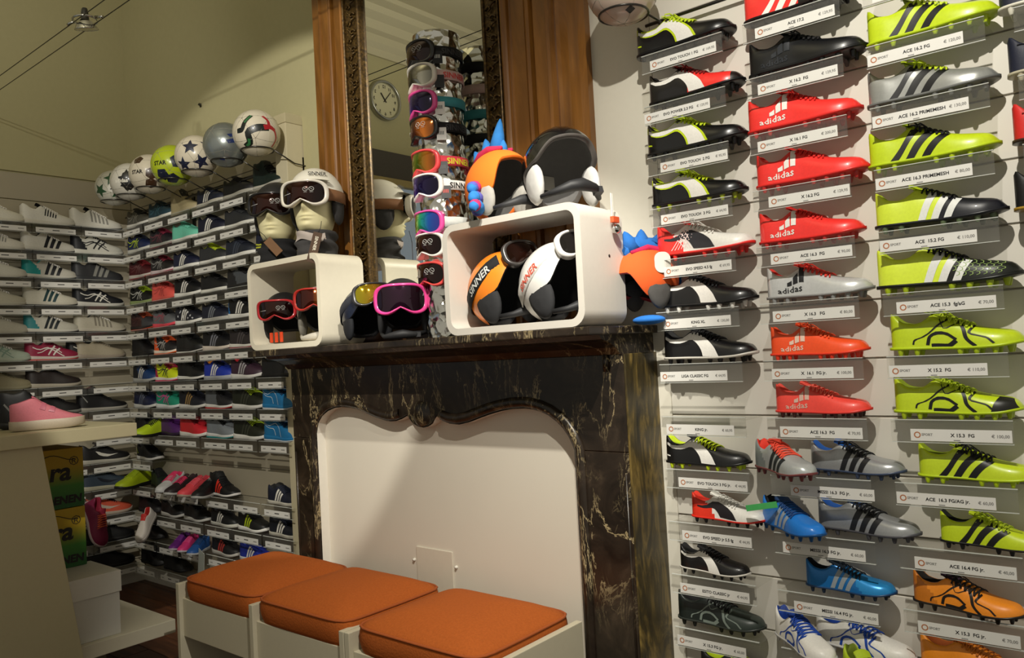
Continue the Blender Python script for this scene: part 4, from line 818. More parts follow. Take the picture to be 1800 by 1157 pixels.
# ------------------------------------------------------------------ helmets and goggles
def helmet(label, loc, rz, shell, lining, size=1.0, tilt=0.0, roll=0.0, open_el=16, pads='#2a2a2c', strap='#151515', rim='#1a1a1c', brim=False, coat=.5, parts=(), vents=None, rough=.35, cat='helmet', name='ski_helmet', side_el=-14):
    """faces local -Y; origin at shell centre"""
    r = tag(empty(name, loc, (tilt, roll, rz), size), label, cat, 'ski helmets on the mantel')
    A, B, Cc = .122, .100, .112
    def low(az):
        d = abs((az+PI) % (2*PI)-PI)
        front = 1-sstep(.55, 1.25, d); back = sstep(1.75, 2.45, d)
        return math.radians(open_el*front+side_el*(1-front)*(1-back)+(-46)*back)
    def pt(az, el, k=1.0): return (B*k*math.cos(el)*math.sin(az), -A*k*math.cos(el)*math.cos(az), Cc*k*math.sin(el))
    nu, nv = 56, 14
    def shell_fn(k):
        return lambda u, v: (lambda az: pt(az, low(az)+(PI/2-low(az))*v, k))(u*2*PI)
    s = obj('shell', *grid(shell_fn(1.0), nu, nv), P(shell, rough, 0, coat, .03), r)
    obj('lining', *grid(shell_fn(.86), nu, nv), P(lining, .85, bump=.3), r)
    ed = [pt(u*2*PI, low(u*2*PI), 1.0) for u in np.linspace(0, 1, 73)[:-1]]
    V, F = [], []
    for i, u in enumerate(np.linspace(0, 1, 73)[:-1]):
        az = u*2*PI; V += [pt(az, low(az), 1.0), pt(az, low(az)-.04, .96), pt(az, low(az), .86)]
    for i in range(72):
        j = (i+1) % 72
        F += [(i*3, j*3, j*3+1, i*3+1), (i*3+1, j*3+1, j*3+2, i*3+2)]
    obj('rim', V, F, P(rim, .5), r)
    for sg in (-1, 1):
        Vp, Fp = grid(lambda u, v: (sg*(B*.83+.015*math.cos(v*PI)), .002+.046*math.sin(u*2*PI)*math.sin(v*PI)**.8*(1+.15*math.cos(u*2*PI)), -.050+.058*math.cos(u*2*PI)*math.sin(v*PI)**.8), 20, 6)
        obj('ear_pad', Vp, Fp, P(pads, .85, bump=.3), r)
    if strap:
        obj('chin_strap', *tube([(-B*.84, -.02, -.10), (-.07, -.06, -.112), (-.03, -.085, -.108), (.0, -.09, -.105), (.04, -.08, -.108), (B*.84, -.02, -.10)], [.007, .009, .015, .017, .012, .007], 8), P(strap, .6), r)
        obj('buckle', *bvf(.044, .066, -.078, -.058, -.118, -.100), P('#2c2c2e', .4), r, False)
    if brim:
        def bf(u, v):
            az = (u-.5)*1.9; el = math.radians(open_el)+.02; p = Vector(pt(az, el, 1.0)); q = Vector((math.sin(az)*B*1.12, -math.cos(az)*A*1.16, Cc*math.sin(el)-.004)); return p.lerp(q, v)
        obj('brim', *join(grid(bf, 20, 3), grid(lambda u, v: tuple(Vector(bf(u, v))-Vector((0, 0, .006))), 20, 3)), P(shell, rough, 0, coat, .03), r)
    if vents:
        for i in range(4): obj('vent', *tube([pt(PI+s_*(.25), math.radians(40+13*i), 1.003) for s_ in (-1, -.3, .3, 1)], .005, 6), P(vents, .6), r)
    return r
bvf = boxvf
def goggle(label, loc, rot, frame, lens, strap, R=.10, w=.165, h=.088, spath=None, strap_h=.036, text=None, tcol='#d8d8d4', group='ski goggles', parent=None, size=1.0, notch=.024, scribble=False, tag_=None, tang=2.0):
    r = tag(empty('ski_goggles', loc, rot, size), label, 'goggles', group)
    def out(th, k=1.0):
        c, s = math.cos(th), math.sin(th); x = w/2*k*math.copysign(abs(c)**.55, c); z = h/2*k*math.copysign(abs(s)**.7, s)
        if z < 0: z += notch*math.exp(-(x/.026)**2)*k
        return x, z
    def wrap(x, z, d=0.0):
        rr = R+d; return (rr*math.sin(x/R), R-rr*math.cos(x/R), z)
    n = 64
    ring = [wrap(*out(2*PI*i/n), .012) for i in range(n)]
    fm = P(frame, .3, 0, .4, .03)
    # frame: swept flattened section
    V, F = [], []
    sec = [(1.10, -.004), (1.13, .010), (1.07, .021), (.95, .020), (.90, .012)]
    for i in range(n):
        for k, d in sec: V.append(wrap(*[a for a in out(2*PI*i/n, k)], d))
    m = len(sec)
    for i in range(n):
        j = (i+1) % n
        for k in range(m-1): F.append((i*m+k, i*m+k+1, j*m+k+1, j*m+k))
    obj('frame', V, F, fm, r)
    foam = []; Ff = []
    for i in range(n): foam += [wrap(*out(2*PI*i/n, 1.06), .004), wrap(*out(2*PI*i/n, 1.0), -.012)]
    for i in range(n): j = (i+1) % n; Ff.append((2*i, 2*j, 2*j+1, 2*i+1))
    obj('foam_edge', foam, Ff, P('#151515', .9), r)
    V = [wrap(0, 0.004, .022)]; F = []
    for q, k in enumerate((.25, .5, .72, .92)):
        for i in range(n): x, z = out(2*PI*i/n, k); V.append(wrap(x, z, .022-.007*k*k))
    for i in range(n): F.append((0, 1+i, 1+(i+1) % n))
    for q in range(3):
        for i in range(n): j = (i+1) % n; F.append((1+q*n+i, 1+(q+1)*n+i, 1+(q+1)*n+j, 1+q*n+j))
    obj('lens', V, F, lens, r)
    if scribble:
        pts = []
        for cx in (.018, .036): pts.append(tube([wrap(cx+.0075*math.cos(a), .012+.0075*math.sin(a), .0225) for a in np.linspace(0, 2*PI, 11)[:-1]], .0008, 4, True)); pts.append(tube([wrap(cx-.004, .015, .0225), wrap(cx+.004, .009, .0225)], .0007, 4)); pts.append(tube([wrap(cx-.005, .0005, .0225), wrap(cx+.005, .0005, .0225)], .0007, 4))
        pts.append(tube([wrap(x, .006+x*.15, .021) for x in (-.06, -.045, -.032)], .0009, 4))
        obj('lens_print', *join(*pts), P('#d0d0cc', .4), r)['kind'] = 'stuff'
    if spath:
        sp = [Vector(p) for p in spath]
        V = []; F = []
        ctr = sum(sp, Vector())/len(sp)
        for i, p in enumerate(sp):
            o_ = (p-ctr); o_.z = 0; o_.normalize(); ht = strap_h*(1.15 if i in (0, len(sp)-1) else 1)
            V += [p+Vector((0, 0, -ht/2)), p+Vector((0, 0, ht/2)), p+o_*.0025+Vector((0, 0, ht/2)), p+o_*.0025+Vector((0, 0, -ht/2))]
        for i in range(len(sp)-1):
            for k in range(4): F.append((i*4+k, i*4+(k+1) % 4, i*4+4+(k+1) % 4, i*4+4+k))
        st = obj('strap', V, F, P(strap, .8, bump=.2), r)
        if text:
            d = [0]
            for a, b in zip(sp, sp[1:]): d.append(d[-1]+(b-a).length)
            Vt, Ft = text_vf(text[0], text[1], 'LEFT', 2, .0006)
            def on(x, z):
                s_ = min(max(text[2]+x, 0), d[-1]-1e-4); i = int(np.searchsorted(d, s_, 'right'))-1; i = min(i, len(sp)-2); f = (s_-d[i])/(d[i+1]-d[i]); p = sp[i].lerp(sp[i+1], f); o_ = p-ctr; o_.z = 0; o_.normalize(); return p+o_*.0042+Vector((0, 0, z))
            obj('strap_lettering', [on(x, y-text[1]*.36) for x, y, z in Vt], Ft, P(tcol, .6), st, False)
    if tag_:
        q = Vector(tag_[0]); hg = obj('price_tag', *bvf(-.0006, .0006, -.016, .016, -.042, .0), P(tag_[1], .5, var=.03), r, False, loc=q, rot=(0, 0, tag_[2]))
        obj('tag_print', *join(*[bvf(-.0012, .0012, a, a+.0025, -.024, -.012) for a in (-.010, -.005, 0, .005)]), P(tag_[3], .5), hg, False)
    return r
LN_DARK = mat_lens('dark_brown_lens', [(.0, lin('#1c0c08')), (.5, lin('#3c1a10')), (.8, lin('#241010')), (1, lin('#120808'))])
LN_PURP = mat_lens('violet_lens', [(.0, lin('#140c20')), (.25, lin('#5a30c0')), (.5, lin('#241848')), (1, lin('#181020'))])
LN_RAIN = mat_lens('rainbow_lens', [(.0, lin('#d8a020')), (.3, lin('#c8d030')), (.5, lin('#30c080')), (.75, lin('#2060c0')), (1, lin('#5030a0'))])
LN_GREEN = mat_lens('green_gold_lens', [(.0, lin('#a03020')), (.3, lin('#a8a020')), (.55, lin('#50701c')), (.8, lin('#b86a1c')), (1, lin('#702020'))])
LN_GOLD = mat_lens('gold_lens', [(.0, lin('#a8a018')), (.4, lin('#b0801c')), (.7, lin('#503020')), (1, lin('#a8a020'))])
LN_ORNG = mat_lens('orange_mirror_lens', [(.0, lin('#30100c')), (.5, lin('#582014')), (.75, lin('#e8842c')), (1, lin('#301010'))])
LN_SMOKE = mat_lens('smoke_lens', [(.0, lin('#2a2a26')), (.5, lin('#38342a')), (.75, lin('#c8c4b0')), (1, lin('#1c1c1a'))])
def strap_helmet(Rg, z0=.0, drop=.02, k=1.035):
    """strap path from goggle's right edge round the helmet back to its left, in goggle coords (goggle sits at local y=-A*k)"""
    A, B, Cc = .122*k, .100*k, .112*k; pts = []
    for az in np.linspace(.78, 2*PI-.78, 26):
        zz = z0-drop*math.sin(az/2); q = math.sqrt(max(.2, 1-(zz/Cc)**2)); pts.append((B*q*math.sin(az), -A*q*math.cos(az), zz))
    return pts
def helmet_goggle(label, hl, hrz, hsize, el, frame, lens, strap, tilt=0., roll=0., **kw):
    """goggles worn on helmet shell at elevation el"""
    A, B, Cc = .122, .100, .112; k = 1.02
    z = Cc*math.sin(el); y = -A*math.cos(el)*k-.004
    q = math.cos(el); pts = []
    for az in np.linspace(.86, 2*PI-.86, 28):
        f = sstep(0, 1.6, min(az, 2*PI-az)-.86); zz = (z)*(1-f)+(-.008)*f; qq = math.sqrt(1-min((zz/Cc)**2, .9)); pts.append((B*k*qq*math.sin(az), -A*k*qq*math.cos(az)-y, zz-z))
    M = Matrix.Translation(Vector(hl)) @ Euler((tilt, roll, hrz)).to_matrix().to_4x4() @ Matrix.Scale(hsize, 4)
    loc = M @ Vector((0, y, z))
    return goggle(label, loc, (tilt, roll, hrz), frame, lens, strap, R=.105, spath=pts, size=hsize, **kw)
RC = math.radians(44)
# mannequin heads
def head(label, loc, rz, lips='#cfc39a'):
    r = tag(empty('mannequin_head', loc, (0, 0, rz)), label, 'mannequin head', 'mannequin heads')
    prof = [(0, .062, .060, .062), (.03, .056, .054, .058), (.06, .054, .052, .056), (.085, .060, .052, .062), (.10, .082, .056, .070), (.115, .090, .062, .078), (.14, .092, .068, .088), (.17, .096, .073, .095), (.20, .098, .077, .100), (.235, .088, .072, .090), (.26, .066, .056, .068), (.28, .04, .035, .042), (.29, .01, .01, .01)]
    fr = pchip([(a, b) for a, b, c, d in prof]); sd = pchip([(a, c) for a, b, c, d in prof]); bk = pchip([(a, d) for a, b, c, d in prof])
    def fn(u, v):
        z = .29*v; az = u*2*PI; c = math.cos(az); x = sd(z)*math.sin(az); y = -(fr(z) if c > 0 else bk(z))*math.copysign(abs(c)**.85, c)
        if c > 0:
            g = lambda zc, sx, sz, a: a*math.exp(-(x/sx)**2-((z-zc)/sz)**2)
            nose = g(.178, .011, .014, .020)+g(.195, .008, .022, .012); lip = g(.147, .021, .005, .011)+g(.1355, .018, .0055, .012)-g(.1415, .02, .0022, .006); eye = -g(.212, .09, .012, .006); chin = g(.112, .022, .012, .008)
            y -= nose+lip+eye+chin
        return (x, y, z)
    obj('face', *grid(fn, 72, 96), M_SKIN, r); obj('neck_cap', *lathe([(0, 0), (.06, .0), (.062, .004)], 24), M_SKIN, r)
    return r
BX = 1.6547
head('cream mannequin head wearing black helmet on small display box', (-2.785, -.27, BX), math.radians(38)); head('cream mannequin head wearing white helmet on small display box', (-2.525, -.275, BX), math.radians(30))
HA = (-2.785, -.262, BX+.226); HB = (-2.525, -.266, BX+.228)
helmet('matte black ski helmet on left mannequin head', HA, math.radians(38), '#17171a', '#141416', .98, 0, 0, 24, brim=True, coat=.1, rough=.5, strap=None)
helmet_goggle('black framed goggles with brown lens on black helmeted mannequin', HA, math.radians(38), .98, -.02, '#101012', LN_DARK, '#151517', scribble=True)
helmet('white ski helmet on right mannequin head', HB, math.radians(30), '#d5d0c2', '#25252a', 1.03, 0, 0, 24, brim=True, coat=.2, rough=.4, pads='#2e2c2c', strap=None)
helmet_goggle('white framed goggles with tan strap on white helmeted mannequin', HB, math.radians(30), 1.03, -.05, '#d9d2c4', LN_DARK, '#7c5230', scribble=True, strap_h=.042)
V, F = text_vf('SINNER', .022, 'CENTER', 2, .0004)
lh = obj('helmet_lettering', [(.100*math.cos(.60)*1.06*math.sin(.55+x/.10)*1.0, -.122*1.06*math.cos(.6)*math.cos(.55+x/.10), .112*1.06*math.sin(.60+z/.12)) for x, z, _ in V], F, M_INK, None, False)
lh.parent = [o for o in bpy.data.objects if o.get('label') == 'white ski helmet on right mannequin head'][0]
def gaiter(label, loc, rz, c1, c2=None):
    r = tag(empty('neck_warmer', loc, (0, 0, rz)), label, 'neck warmer', 'neck warmers')
    def fn(s):
        def g(u, v):
            az = u*2*PI; rr = .074-.006*v+.006*math.sin(3*az+9*v)+.005*math.sin(v*14+az); return (rr*math.sin(az)*1.05*s, -rr*math.cos(az)*1.1*s, .092*v+.004*math.sin(2*az))
        return g
    obj('cloth', *join(grid(fn(1), 40, 14), grid(fn(.93), 40, 4)), P(c1, .95, bump=.4), r)
    if c2:
        V, F = grid(lambda u, v: (lambda az, z: ((.073+.004*math.sin(3*az+9*z/.092))*math.sin(az)*1.07, -(.073+.004*math.sin(3*az+9*z/.092))*math.cos(az)*1.14, z))(-.9+1.8*u, .055+.03*v+.008*math.sin(u*6)), 24, 4)
        obj('printed_band', V, F, P(c2, .9), r)
    return r
gaiter('black neck warmer on left mannequin', (-2.785, -.27, BX), .6, '#161618'); gaiter('grey neck warmer with pale print on right mannequin', (-2.525, -.275, BX), .5, '#3c3a3a', '#b8aca4')
def swing(label, loc, rot, c, L=.085, txt=None):
    r = tag(empty('swing_tag', loc, rot), label, 'tag', 'cardboard swing tags'); box('tag_card', (-.017, .017), (-.001, .001), (-L, 0), P(c, .7), r, .0006)
    obj('string', *tube([(0, 0, -.006), (.004, .004, .02), (0, .01, .045)], .0012, 5), M_BLACK, r)
    if txt:
        V, F = text_vf(txt, .016, 'LEFT', 2, .0003); obj('lettering', [(-.005+z, -.0014, -.012-x*1.0) if False else (y-.005, -.0014, -.015-x) for x, y, z in V], F, P('#e8e0cc', .6), r, False)
    return r
swing('brown cardboard tag on black neck warmer', (-2.715, -.37, BX+.085), (0, -.7, .7), '#6c4a28', .075); swing('dark brown tag with lettering hanging over small box', (-2.42, -.345, BX+.075), (.0, .28, .75), '#4c3420', .115, 'SINNER')
# helmets in and around the small box
H1 = (-2.755, -.275, MZ+.135); helmet('black ski helmet inside small display box', H1, math.radians(36), '#111113', '#0e0e10', .86, .1, 0, 8, coat=.1, rough=.6, strap=None)
helmet_goggle('red framed goggles on the black helmet in small box', H1, math.radians(36), .86, .30, '#b8242c', LN_DARK, '#1a1a1c', tilt=.1, scribble=True)
rs = tag(empty('strap_buckles', (-2.735, -.335, MZ+.028)), 'orange buckle straps lying in small display box', 'strap')
for i in range(3): box('buckle', (-.038+.034*i, -.024+.034*i), (-.004, .004), (0, .04), P('#e04a20', .5), rs, .002)
H2 = (-2.53, -.265, MZ+.135); helmet('light grey ski helmet at right inside small box', H2, math.radians(40), '#c4beb0', '#2a2a2a', .9, 0, 0, 10, pads='#7a766c', strap='#b8b2a4')
helmet_goggle('red goggles with orange mirror lens on grey helmet', H2, math.radians(40), .9, .42, '#b02c24', LN_ORNG, '#7c1c1c')
H3 = (-2.265, -.262, MZ+.108); helmet('navy ski helmet with side vents left of pink goggles', H3, math.radians(72), '#161c2e', '#0c0d10', .90, -.2, 0, 10, coat=.3, vents='#0a0c12', strap=None, pads='#101218')
helmet_goggle('gold mirror goggles on the navy helmet', H3, math.radians(72), .90, .42, '#2c2a2c', LN_GOLD, '#2a2c34', tilt=-.2)
H4 = (-2.045, -.285, MZ+.115); helmet('black ski helmet under pink goggles', H4, math.radians(44), '#101012', '#0c0c0e', .90, 0, 0, 6, coat=.1, rough=.6, strap='#1c1c1e')
helmet_goggle('bright pink framed goggles with dark violet lens on mantel', H4, math.radians(44), .90, .20, '#e0408c', mat_lens('dark_violet_lens', [(0, lin('#241420')), (.5, lin('#3a2034')), (1, lin('#201018'))]), '#487c80', w=.185, h=.105)
# big box: on top
def spikes(r, pts, c, rad=.024, ln=.05):
    for p, d in pts:
        p = Vector(p); d = Vector(d).normalized(); V, F = tube([p-d*.01, p+d*ln*.5, p+d*ln*.85, p+d*ln], [rad, rad*.62, rad*.3, .002], 10); obj('spike', V, F, P(c, .9, bump=.4), r)
HT = BX
H5 = (-1.60, -.262, HT+.112)
h5 = helmet('orange fabric covered helmet with blue crest on large box', H5, math.radians(84), '#e8761c', '#4a4846', 1.0, -.42, 0, 20, pads='#a8a49c', coat=0, rough=.9, strap='#2a2a2c', rim='#d8661a', side_el=-24)
box('care_label', (-.022, .022), (.086, .0875), (-.005, .042), P('#8c887e', .7, var=.03), h5, .0005, rot=(.1, .15, 0))
spikes(h5, [((0, -.045, .104), (0, -.75, 1))], '#2a78c0', .030, .10); spikes(h5, [((0, -.005, .112), (0, -.25, 1)), ((0, .035, .106), (0, .1, 1))], '#2a78c0', .028, .06); spikes(h5, [((0, .07, .088), (0, .7, 1))], '#2a78c0', .02, .04); spikes(h5, [((0, -.07, .092), (0, -.6, 1))], '#2a78c0', .018, .03)
for sg in (-1, 1): obj('magenta_frill', *tube([(sg*.022, -.085, .085), (sg*.03, -.04, .108), (sg*.03, .0, .114), (sg*.03, .05, .102)], [.006, .012, .012, .006], 8), P('#b8244c', .9), h5)
for i, (dx, dz) in enumerate(((-.10, -.02), (-.115, -.055), (-.09, -.085))):
    pts = [(-.085, .02+.015*i, dz+.02), (-.10, .0+.01*i, dz+.005), (-.125-.008*i, -.01, dz), (-.140-.01*i, -.015, dz-.014)]
    for a in range(3): obj('tentacle', *tube([Vector(pts[a]).lerp(Vector(pts[a+1]), s_) for s_ in (0, .5, 1)], [.016, .019, .016], 10), P(('#2a78c0', '#c02c64', '#5a58b0')[(a+i) % 3], .9), h5)
    obj('tentacle_tip', *lathe([(0, -.016), (.014, -.008), (.016, 0), (.012, .011), (0, .016)], 12), P('#2a78c0', .9), h5, loc=pts[3])
H6 = (-1.372, -.25, HT+.124)
h6 = helmet('glossy black ski helmet with white lining on large box', H6, math.radians(62), '#0c0c0e', '#5c5a58', 1.10, -.38, 0, 18, pads='#bcbab6', coat=1.0, rough=.12, strap='#1c1c1e', rim='#55504c', side_el=0)
box('care_label', (-.022, .022), (.088, .0895), (-.005, .042), P('#a8a49a', .7, var=.03), h6, .0005, rot=(0, .15, 0))
V, F = text_vf('SINNER', .022, 'CENTER', 2, .0006)
obj('helmet_lettering', [(.1006*math.cos(.95+y/.11)*math.sin(.1+x/.06), -.1227*math.cos(.95+y/.11)*math.cos(.1+x/.06), .1127*math.sin(.95+y/.11)) for x, y, z in V], F, P('#c8c6c0', .5), h6, False)
# big box: inside
H7 = (-1.60, -.262, MZ+.137)
h7 = helmet('orange ski helmet inside large display box', H7, math.radians(86), '#ee8420', '#0e0e10', 1.06, -.40, 0, 16, pads='#222224', coat=.3, strap='#1c1c1e')
box('care_label', (-.02, .02), (.084, .0855), (-.005, .035), P('#3a3a3a', .7, var=.03), h7, .0005, rot=(.1, .15, 0))
helmet_goggle('black goggles with dark strap on orange helmet', H7, math.radians(86), 1.06, .46, '#3a3634', LN_DARK, '#141416', tilt=-.40, text=('SINNER', .030, .40), tcol='#c8c8c4', w=.135, h=.075)
H8 = (-1.385, -.272, MZ+.137)
helmet('white ski helmet inside large display box', H8, math.radians(82), '#e2dfda', '#0e0e10', 1.06, -.40, 0, 16, pads='#262628', coat=.4, strap='#1c1c1e', rim='#1c1c1e')
helmet_goggle('white goggles with lettered strap on white helmet', H8, math.radians(82), 1.06, .46, '#e2dedA', mat_lens('grey_lens', [(0, lin('#2c2a28')), (1, lin('#4a4440'))]), '#e2ded8', tilt=-.40, text=('SINNER', .026, .395), tcol='#d05a48', w=.135, h=.075)
# spiky cover by the wall
H9 = (-1.20, -.088, MZ+.135)
h9 = helmet('orange dragon helmet cover with blue crest beside large box', H9, math.radians(-28), '#dc5a20', '#2a1410', .86, .0, 0, 10, pads='#4a4846', coat=0, rough=.9, strap=None, rim='#9c1c2c', side_el=-35)
spikes(h9, [((0, -.05, .110), (0, -.4, 1)), ((0, -.005, .114), (0, 0, 1)), ((0, .045, .106), (0, .5, 1)), ((0, .085, .082), (0, .9, .9)), ((0, .11, .04), (0, 1, .3)), ((0, .118, -.01), (0, 1, -.1))], '#1f66b4', .036, .06)
obj('crest_base', *tube([(0, -.085, .085), (0, -.03, .114), (0, .04, .11), (0, .10, .07), (0, .122, .0), (0, .118, -.05)], [.02, .034, .036, .034, .03, .015], 10), P('#1f66b4', .9), h9)
for sg in (-1, 1): obj('frill', *tube([(sg*.034, -.07, .088), (sg*.045, -.01, .104), (sg*.045, .05, .094), (sg*.04, .095, .05), (sg*.035, .108, .0)], [.006, .011, .011, .011, .006], 8), P('#b81c4c', .9), h9)
bt = tag(empty('fabric_tongue', (-1.165, -.14, MZ+.012)), 'blue padded fabric flap at right end of the mantel', 'flap'); obj('pad', *grid(lambda u, v: (.052*math.cos(u*2*PI)*math.sin(v*PI), .03*math.sin(u*2*PI)*math.sin(v*PI), .014*math.cos(v*PI)), 20, 10), P('#1f6cc0', .9), bt)
tg = tag(empty('swing_tag', (-1.118, -.125, MZ+.175)), 'white rounded tag on the orange dragon helmet cover', 'tag'); inst('tag_card', prism([(a*1.0, b) for a, b in rrect(.024, .030, .02)]+[], -.001, .001, 'xz'), P('#dcd8d0', .6, var=.03), tg, rot=(0, 0, .85))
# ------------------------------------------------------------------ foil column with goggles
CX, CY, CR = -1.888, -.215, .081
fc = tag(empty('foil_column', (CX, CY, MZ)), 'tall silver foil covered column of goggles on the mantel', 'display column')
def ff(u, v):
    az = u*2*PI; z = 1.03*v; crk = math.sin(az*7+z*31)*math.sin(az*5-z*47)*.5+math.sin(az*11+z*83)*.3
    k = .003 if z < .9 else .0008
    return ((CR+k*crk)*math.cos(az), (CR+k*crk)*math.sin(az), z)
obj('foil_wrap', *grid(ff, 72, 120), M_FOIL, fc); obj('top_cap', *lathe([(0, 1.03), (CR*.97, 1.03), (CR, 1.026)], 40), P('#a8a494', .4, .6), fc)
circ = lambda dz=0: [((CR+.004)*math.sin(a), CR+.004-(CR+.004)*math.cos(a)+.0, dz) for a in np.linspace(.95, 2*PI-.95, 30)]
GZ = [2.262, 2.182, 2.092, 2.006, 1.893, 1.812, 1.69, 1.615, 1.518]
GS = [('black goggles at the top of the foil column', '#141416', LN_DARK, '#141416', ('SINNER', .026, .02), '#3a3a3c', True, ('#16161a', '#c8c8c4')), ('white goggles with pale pink lettered strap on foil column', '#ded8cc', LN_SMOKE, '#d8b8b4', ('SINNER', .026, .02), '#d84a48', False, ('#121214', '#1c1c1c')), ('pink goggles with teal and violet strap on foil column', '#e04894', LN_PURP, '#3c8c94', None, None, False, ('#d8d6d0', '#3c3c3c')),
      ('black goggles with orange lens reflection on foil column', '#121214', LN_ORNG, '#121214', ('SINNER', .028, .02), '#2c2c2e', True, ('#d8d6d0', '#3c3c3c')), ('coral goggles with red lettered strap on foil column', '#e8484c', LN_GREEN, '#d83a4c', ('SINNER', .028, .02), '#d8d428', False, ('#141414', '#3c3c3c')), ('white goggles with violet lens and white strap on foil column', '#e4e0da', LN_PURP, '#dcd8d2', ('SINNER', .026, .02), '#242424', False, ('#1c1c1e', '#c83020')),
      ('pink goggles with rainbow lens on foil column', '#e04c9c', LN_RAIN, '#c8ccc8', None, None, False, None), ('white goggles with brown lens low on foil column', '#e4e0d8', LN_DARK, '#e0dcd4', None, None, True, None), ('coral red goggles lowest on the foil column', '#e04c48', LN_DARK, '#d8443c', None, None, True, None)]
for z, (lb_, fr_, ln_, st_, tx, tc_, sc_, tg_) in zip(GZ, GS):
    rz = math.radians(-14+random.uniform(-4, 4)); off = Vector((0, -CR-.002, 0)); off.rotate(Euler((0, 0, rz)))
    goggle(lb_, (CX+off.x, CY+off.y, z), (0, 0, rz), fr_, ln_, st_, R=.088, w=.145, h=.078, spath=circ(), strap_h=.032, text=tx, tcol=tc_ or '#fff', scribble=sc_, notch=.020,
           tag_=((.080, .036, -.004), tg_[0], -.55, tg_[1]) if tg_ else None)
# ------------------------------------------------------------------ footballs on their wire rack
def ball(label, loc, R, base, rough=.3, metal=0.0, rot=(0, 0, 0), decs=(), group='footballs on the rack'):
    r = tag(empty('football', loc, rot), label, 'ball', group)
    V, F = grid(lambda u, v: (R*math.cos(u*2*PI)*math.sin(v*PI), R*math.sin(u*2*PI)*math.sin(v*PI), R*math.cos(v*PI)), 48, 24)
    obj('ball_skin', V, F, P(base, rough, metal, .4, .03), r)
    for nm, d, polys, c, off in decs:
        d = Vector(d).normalized(); e1 = Vector((0, 0, 1)).cross(d)
        if e1.length < .1: e1 = Vector((1, 0, 0))
        e1.normalize(); e2 = d.cross(e1); P_ = []
        for poly in polys:
            V, F = fill(poly, 4) if not isinstance(poly, tuple) else poly
            P_.append(([(d+e1*v[0]+e2*v[1]).normalized()*(R*(1.004+off)) for v in V], F))
        obj(nm, *join(*P_), P(c, .35, 0, .3), r)
    # seams
    ico = bmesh.new(); bmesh.ops.create_icosphere(ico, subdivisions=1, radius=1); S_ = []
    for e in ico.edges:
        a, b = e.verts[0].co, e.verts[1].co
        S_.append(tube([a.lerp(b, s_).normalized()*R*1.0005 for s_ in np.linspace(0, 1, 6)], .0009, 4))
    ico.free(); obj('seam', *join(*S_), P('#8a8678', .6), r)
    return r
star = lambda s, a0=0.3: [(s*(1 if i % 2 == 0 else .42)*math.cos(a0+i*PI/5), s*(1 if i % 2 == 0 else .42)*math.sin(a0+i*PI/5)) for i in range(10)]
pent = lambda s, a0=0.3, n=5: [(s*math.cos(a0+i*2*PI/n), s*math.sin(a0+i*2*PI/n)) for i in range(n)]
def txtpoly(s, size, x=0, y=0): V, F = text_vf(s, size, 'CENTER', 2, .01); return ([(a+x, b+y, 0) for a, b, c in V], F)
def ribbon(pl, w):
    q = smooth_pl(pl, 14); n = len(q); L, R_ = [], []
    for i in range(n):
        a = Vector(q[max(i-1, 0)]); b = Vector(q[min(i+1, n-1)]); t = (b-a).normalized(); L.append((q[i][0]-t.y*w, q[i][1]+t.x*w)); R_.append((q[i][0]+t.y*w, q[i][1]-t.x*w))
    V = [(l[0]+(r_[0]-l[0])*k/4, l[1]+(r_[1]-l[1])*k/4, 0) for l, r_ in zip(L, R_) for k in range(5)]; return (V, [(5*i+k, 5*i+k+1, 5*i+k+6, 5*i+k+5) for i in range(n-1) for k in range(4)])
V1 = Vector((.82, -.50, -.22))       # towards the viewer's side
BALLS = [(-3.12, '#d6cdb8'), (-3.375, '#8c9290'), (-3.645, '#cfc5b0'), (-3.885, '#a8b81c'), (-4.125, '#c8bfac'), (-4.355, '#c8c4b8'), (-4.55, '#c4c2b4')]
BY, BZ, BR = -.13, 2.292, .104
ball('white football with black and red curved bands, highest on rack', (BALLS[0][0], BY, BZ), BR, BALLS[0][1], decs=[('dark_band', V1, [ribbon([(-.75, -.9), (-.35, -.45), (-.42, -.05), (.1, .22), (.55, .25)], .16), ribbon([(-1.3, .05), (-.80, .12), (-.62, .55), (-.3, 1.0)], .15)], '#141a16', 0), ('red_band', V1, [ribbon([(.30, .24), (.65, .30), (1.1, .15)], .12), ribbon([(.6, .3), (.62, .62), (.35, 1.0)], .10), ribbon([(1.0, .2), (1.25, -.4), (1.0, -1.0)], .10)], '#a8242c', .002), ('green_inset', V1, [ribbon([(-.62, -.8), (-.4, -.55), (-.38, -.3)], .07)], '#2c6a3c', .003), ('green_inset', V1, [ribbon([(-.64, .5), (-.46, .76), (-.3, .98)], .07)], '#2c6a3c', .003)])
ball('silver grey football with blue marks', (BALLS[1][0], BY, BZ), BR, BALLS[1][1], .28, .6, decs=[('blue_mark', V1, [[(.05, .5), (.5, .62), (.5, .45), (.2, .35)], [(.0, .2), (.45, .32), (.4, .1), (.1, .05)], [(-.45, -.75), (-.1, -.8), (-.1, -.95), (-.4, -.95)]], '#1c2c5c', 0)])
ball('white football with navy stars', (BALLS[2][0], BY, BZ), BR*.98, BALLS[2][1], decs=[('star', V1+Vector((-.15, -.2, .45)), [star(.42)], '#171c34', 0), ('star', V1+Vector((.25, .2, -.35)), [star(.42, .8)], '#171c34', 0), ('star', V1+Vector((-.5, -.55, -.5)), [star(.40, .1)], '#171c34', 0), ('star', V1+Vector((.5, .6, .7)), [star(.40, .1)], '#171c34', 0)])
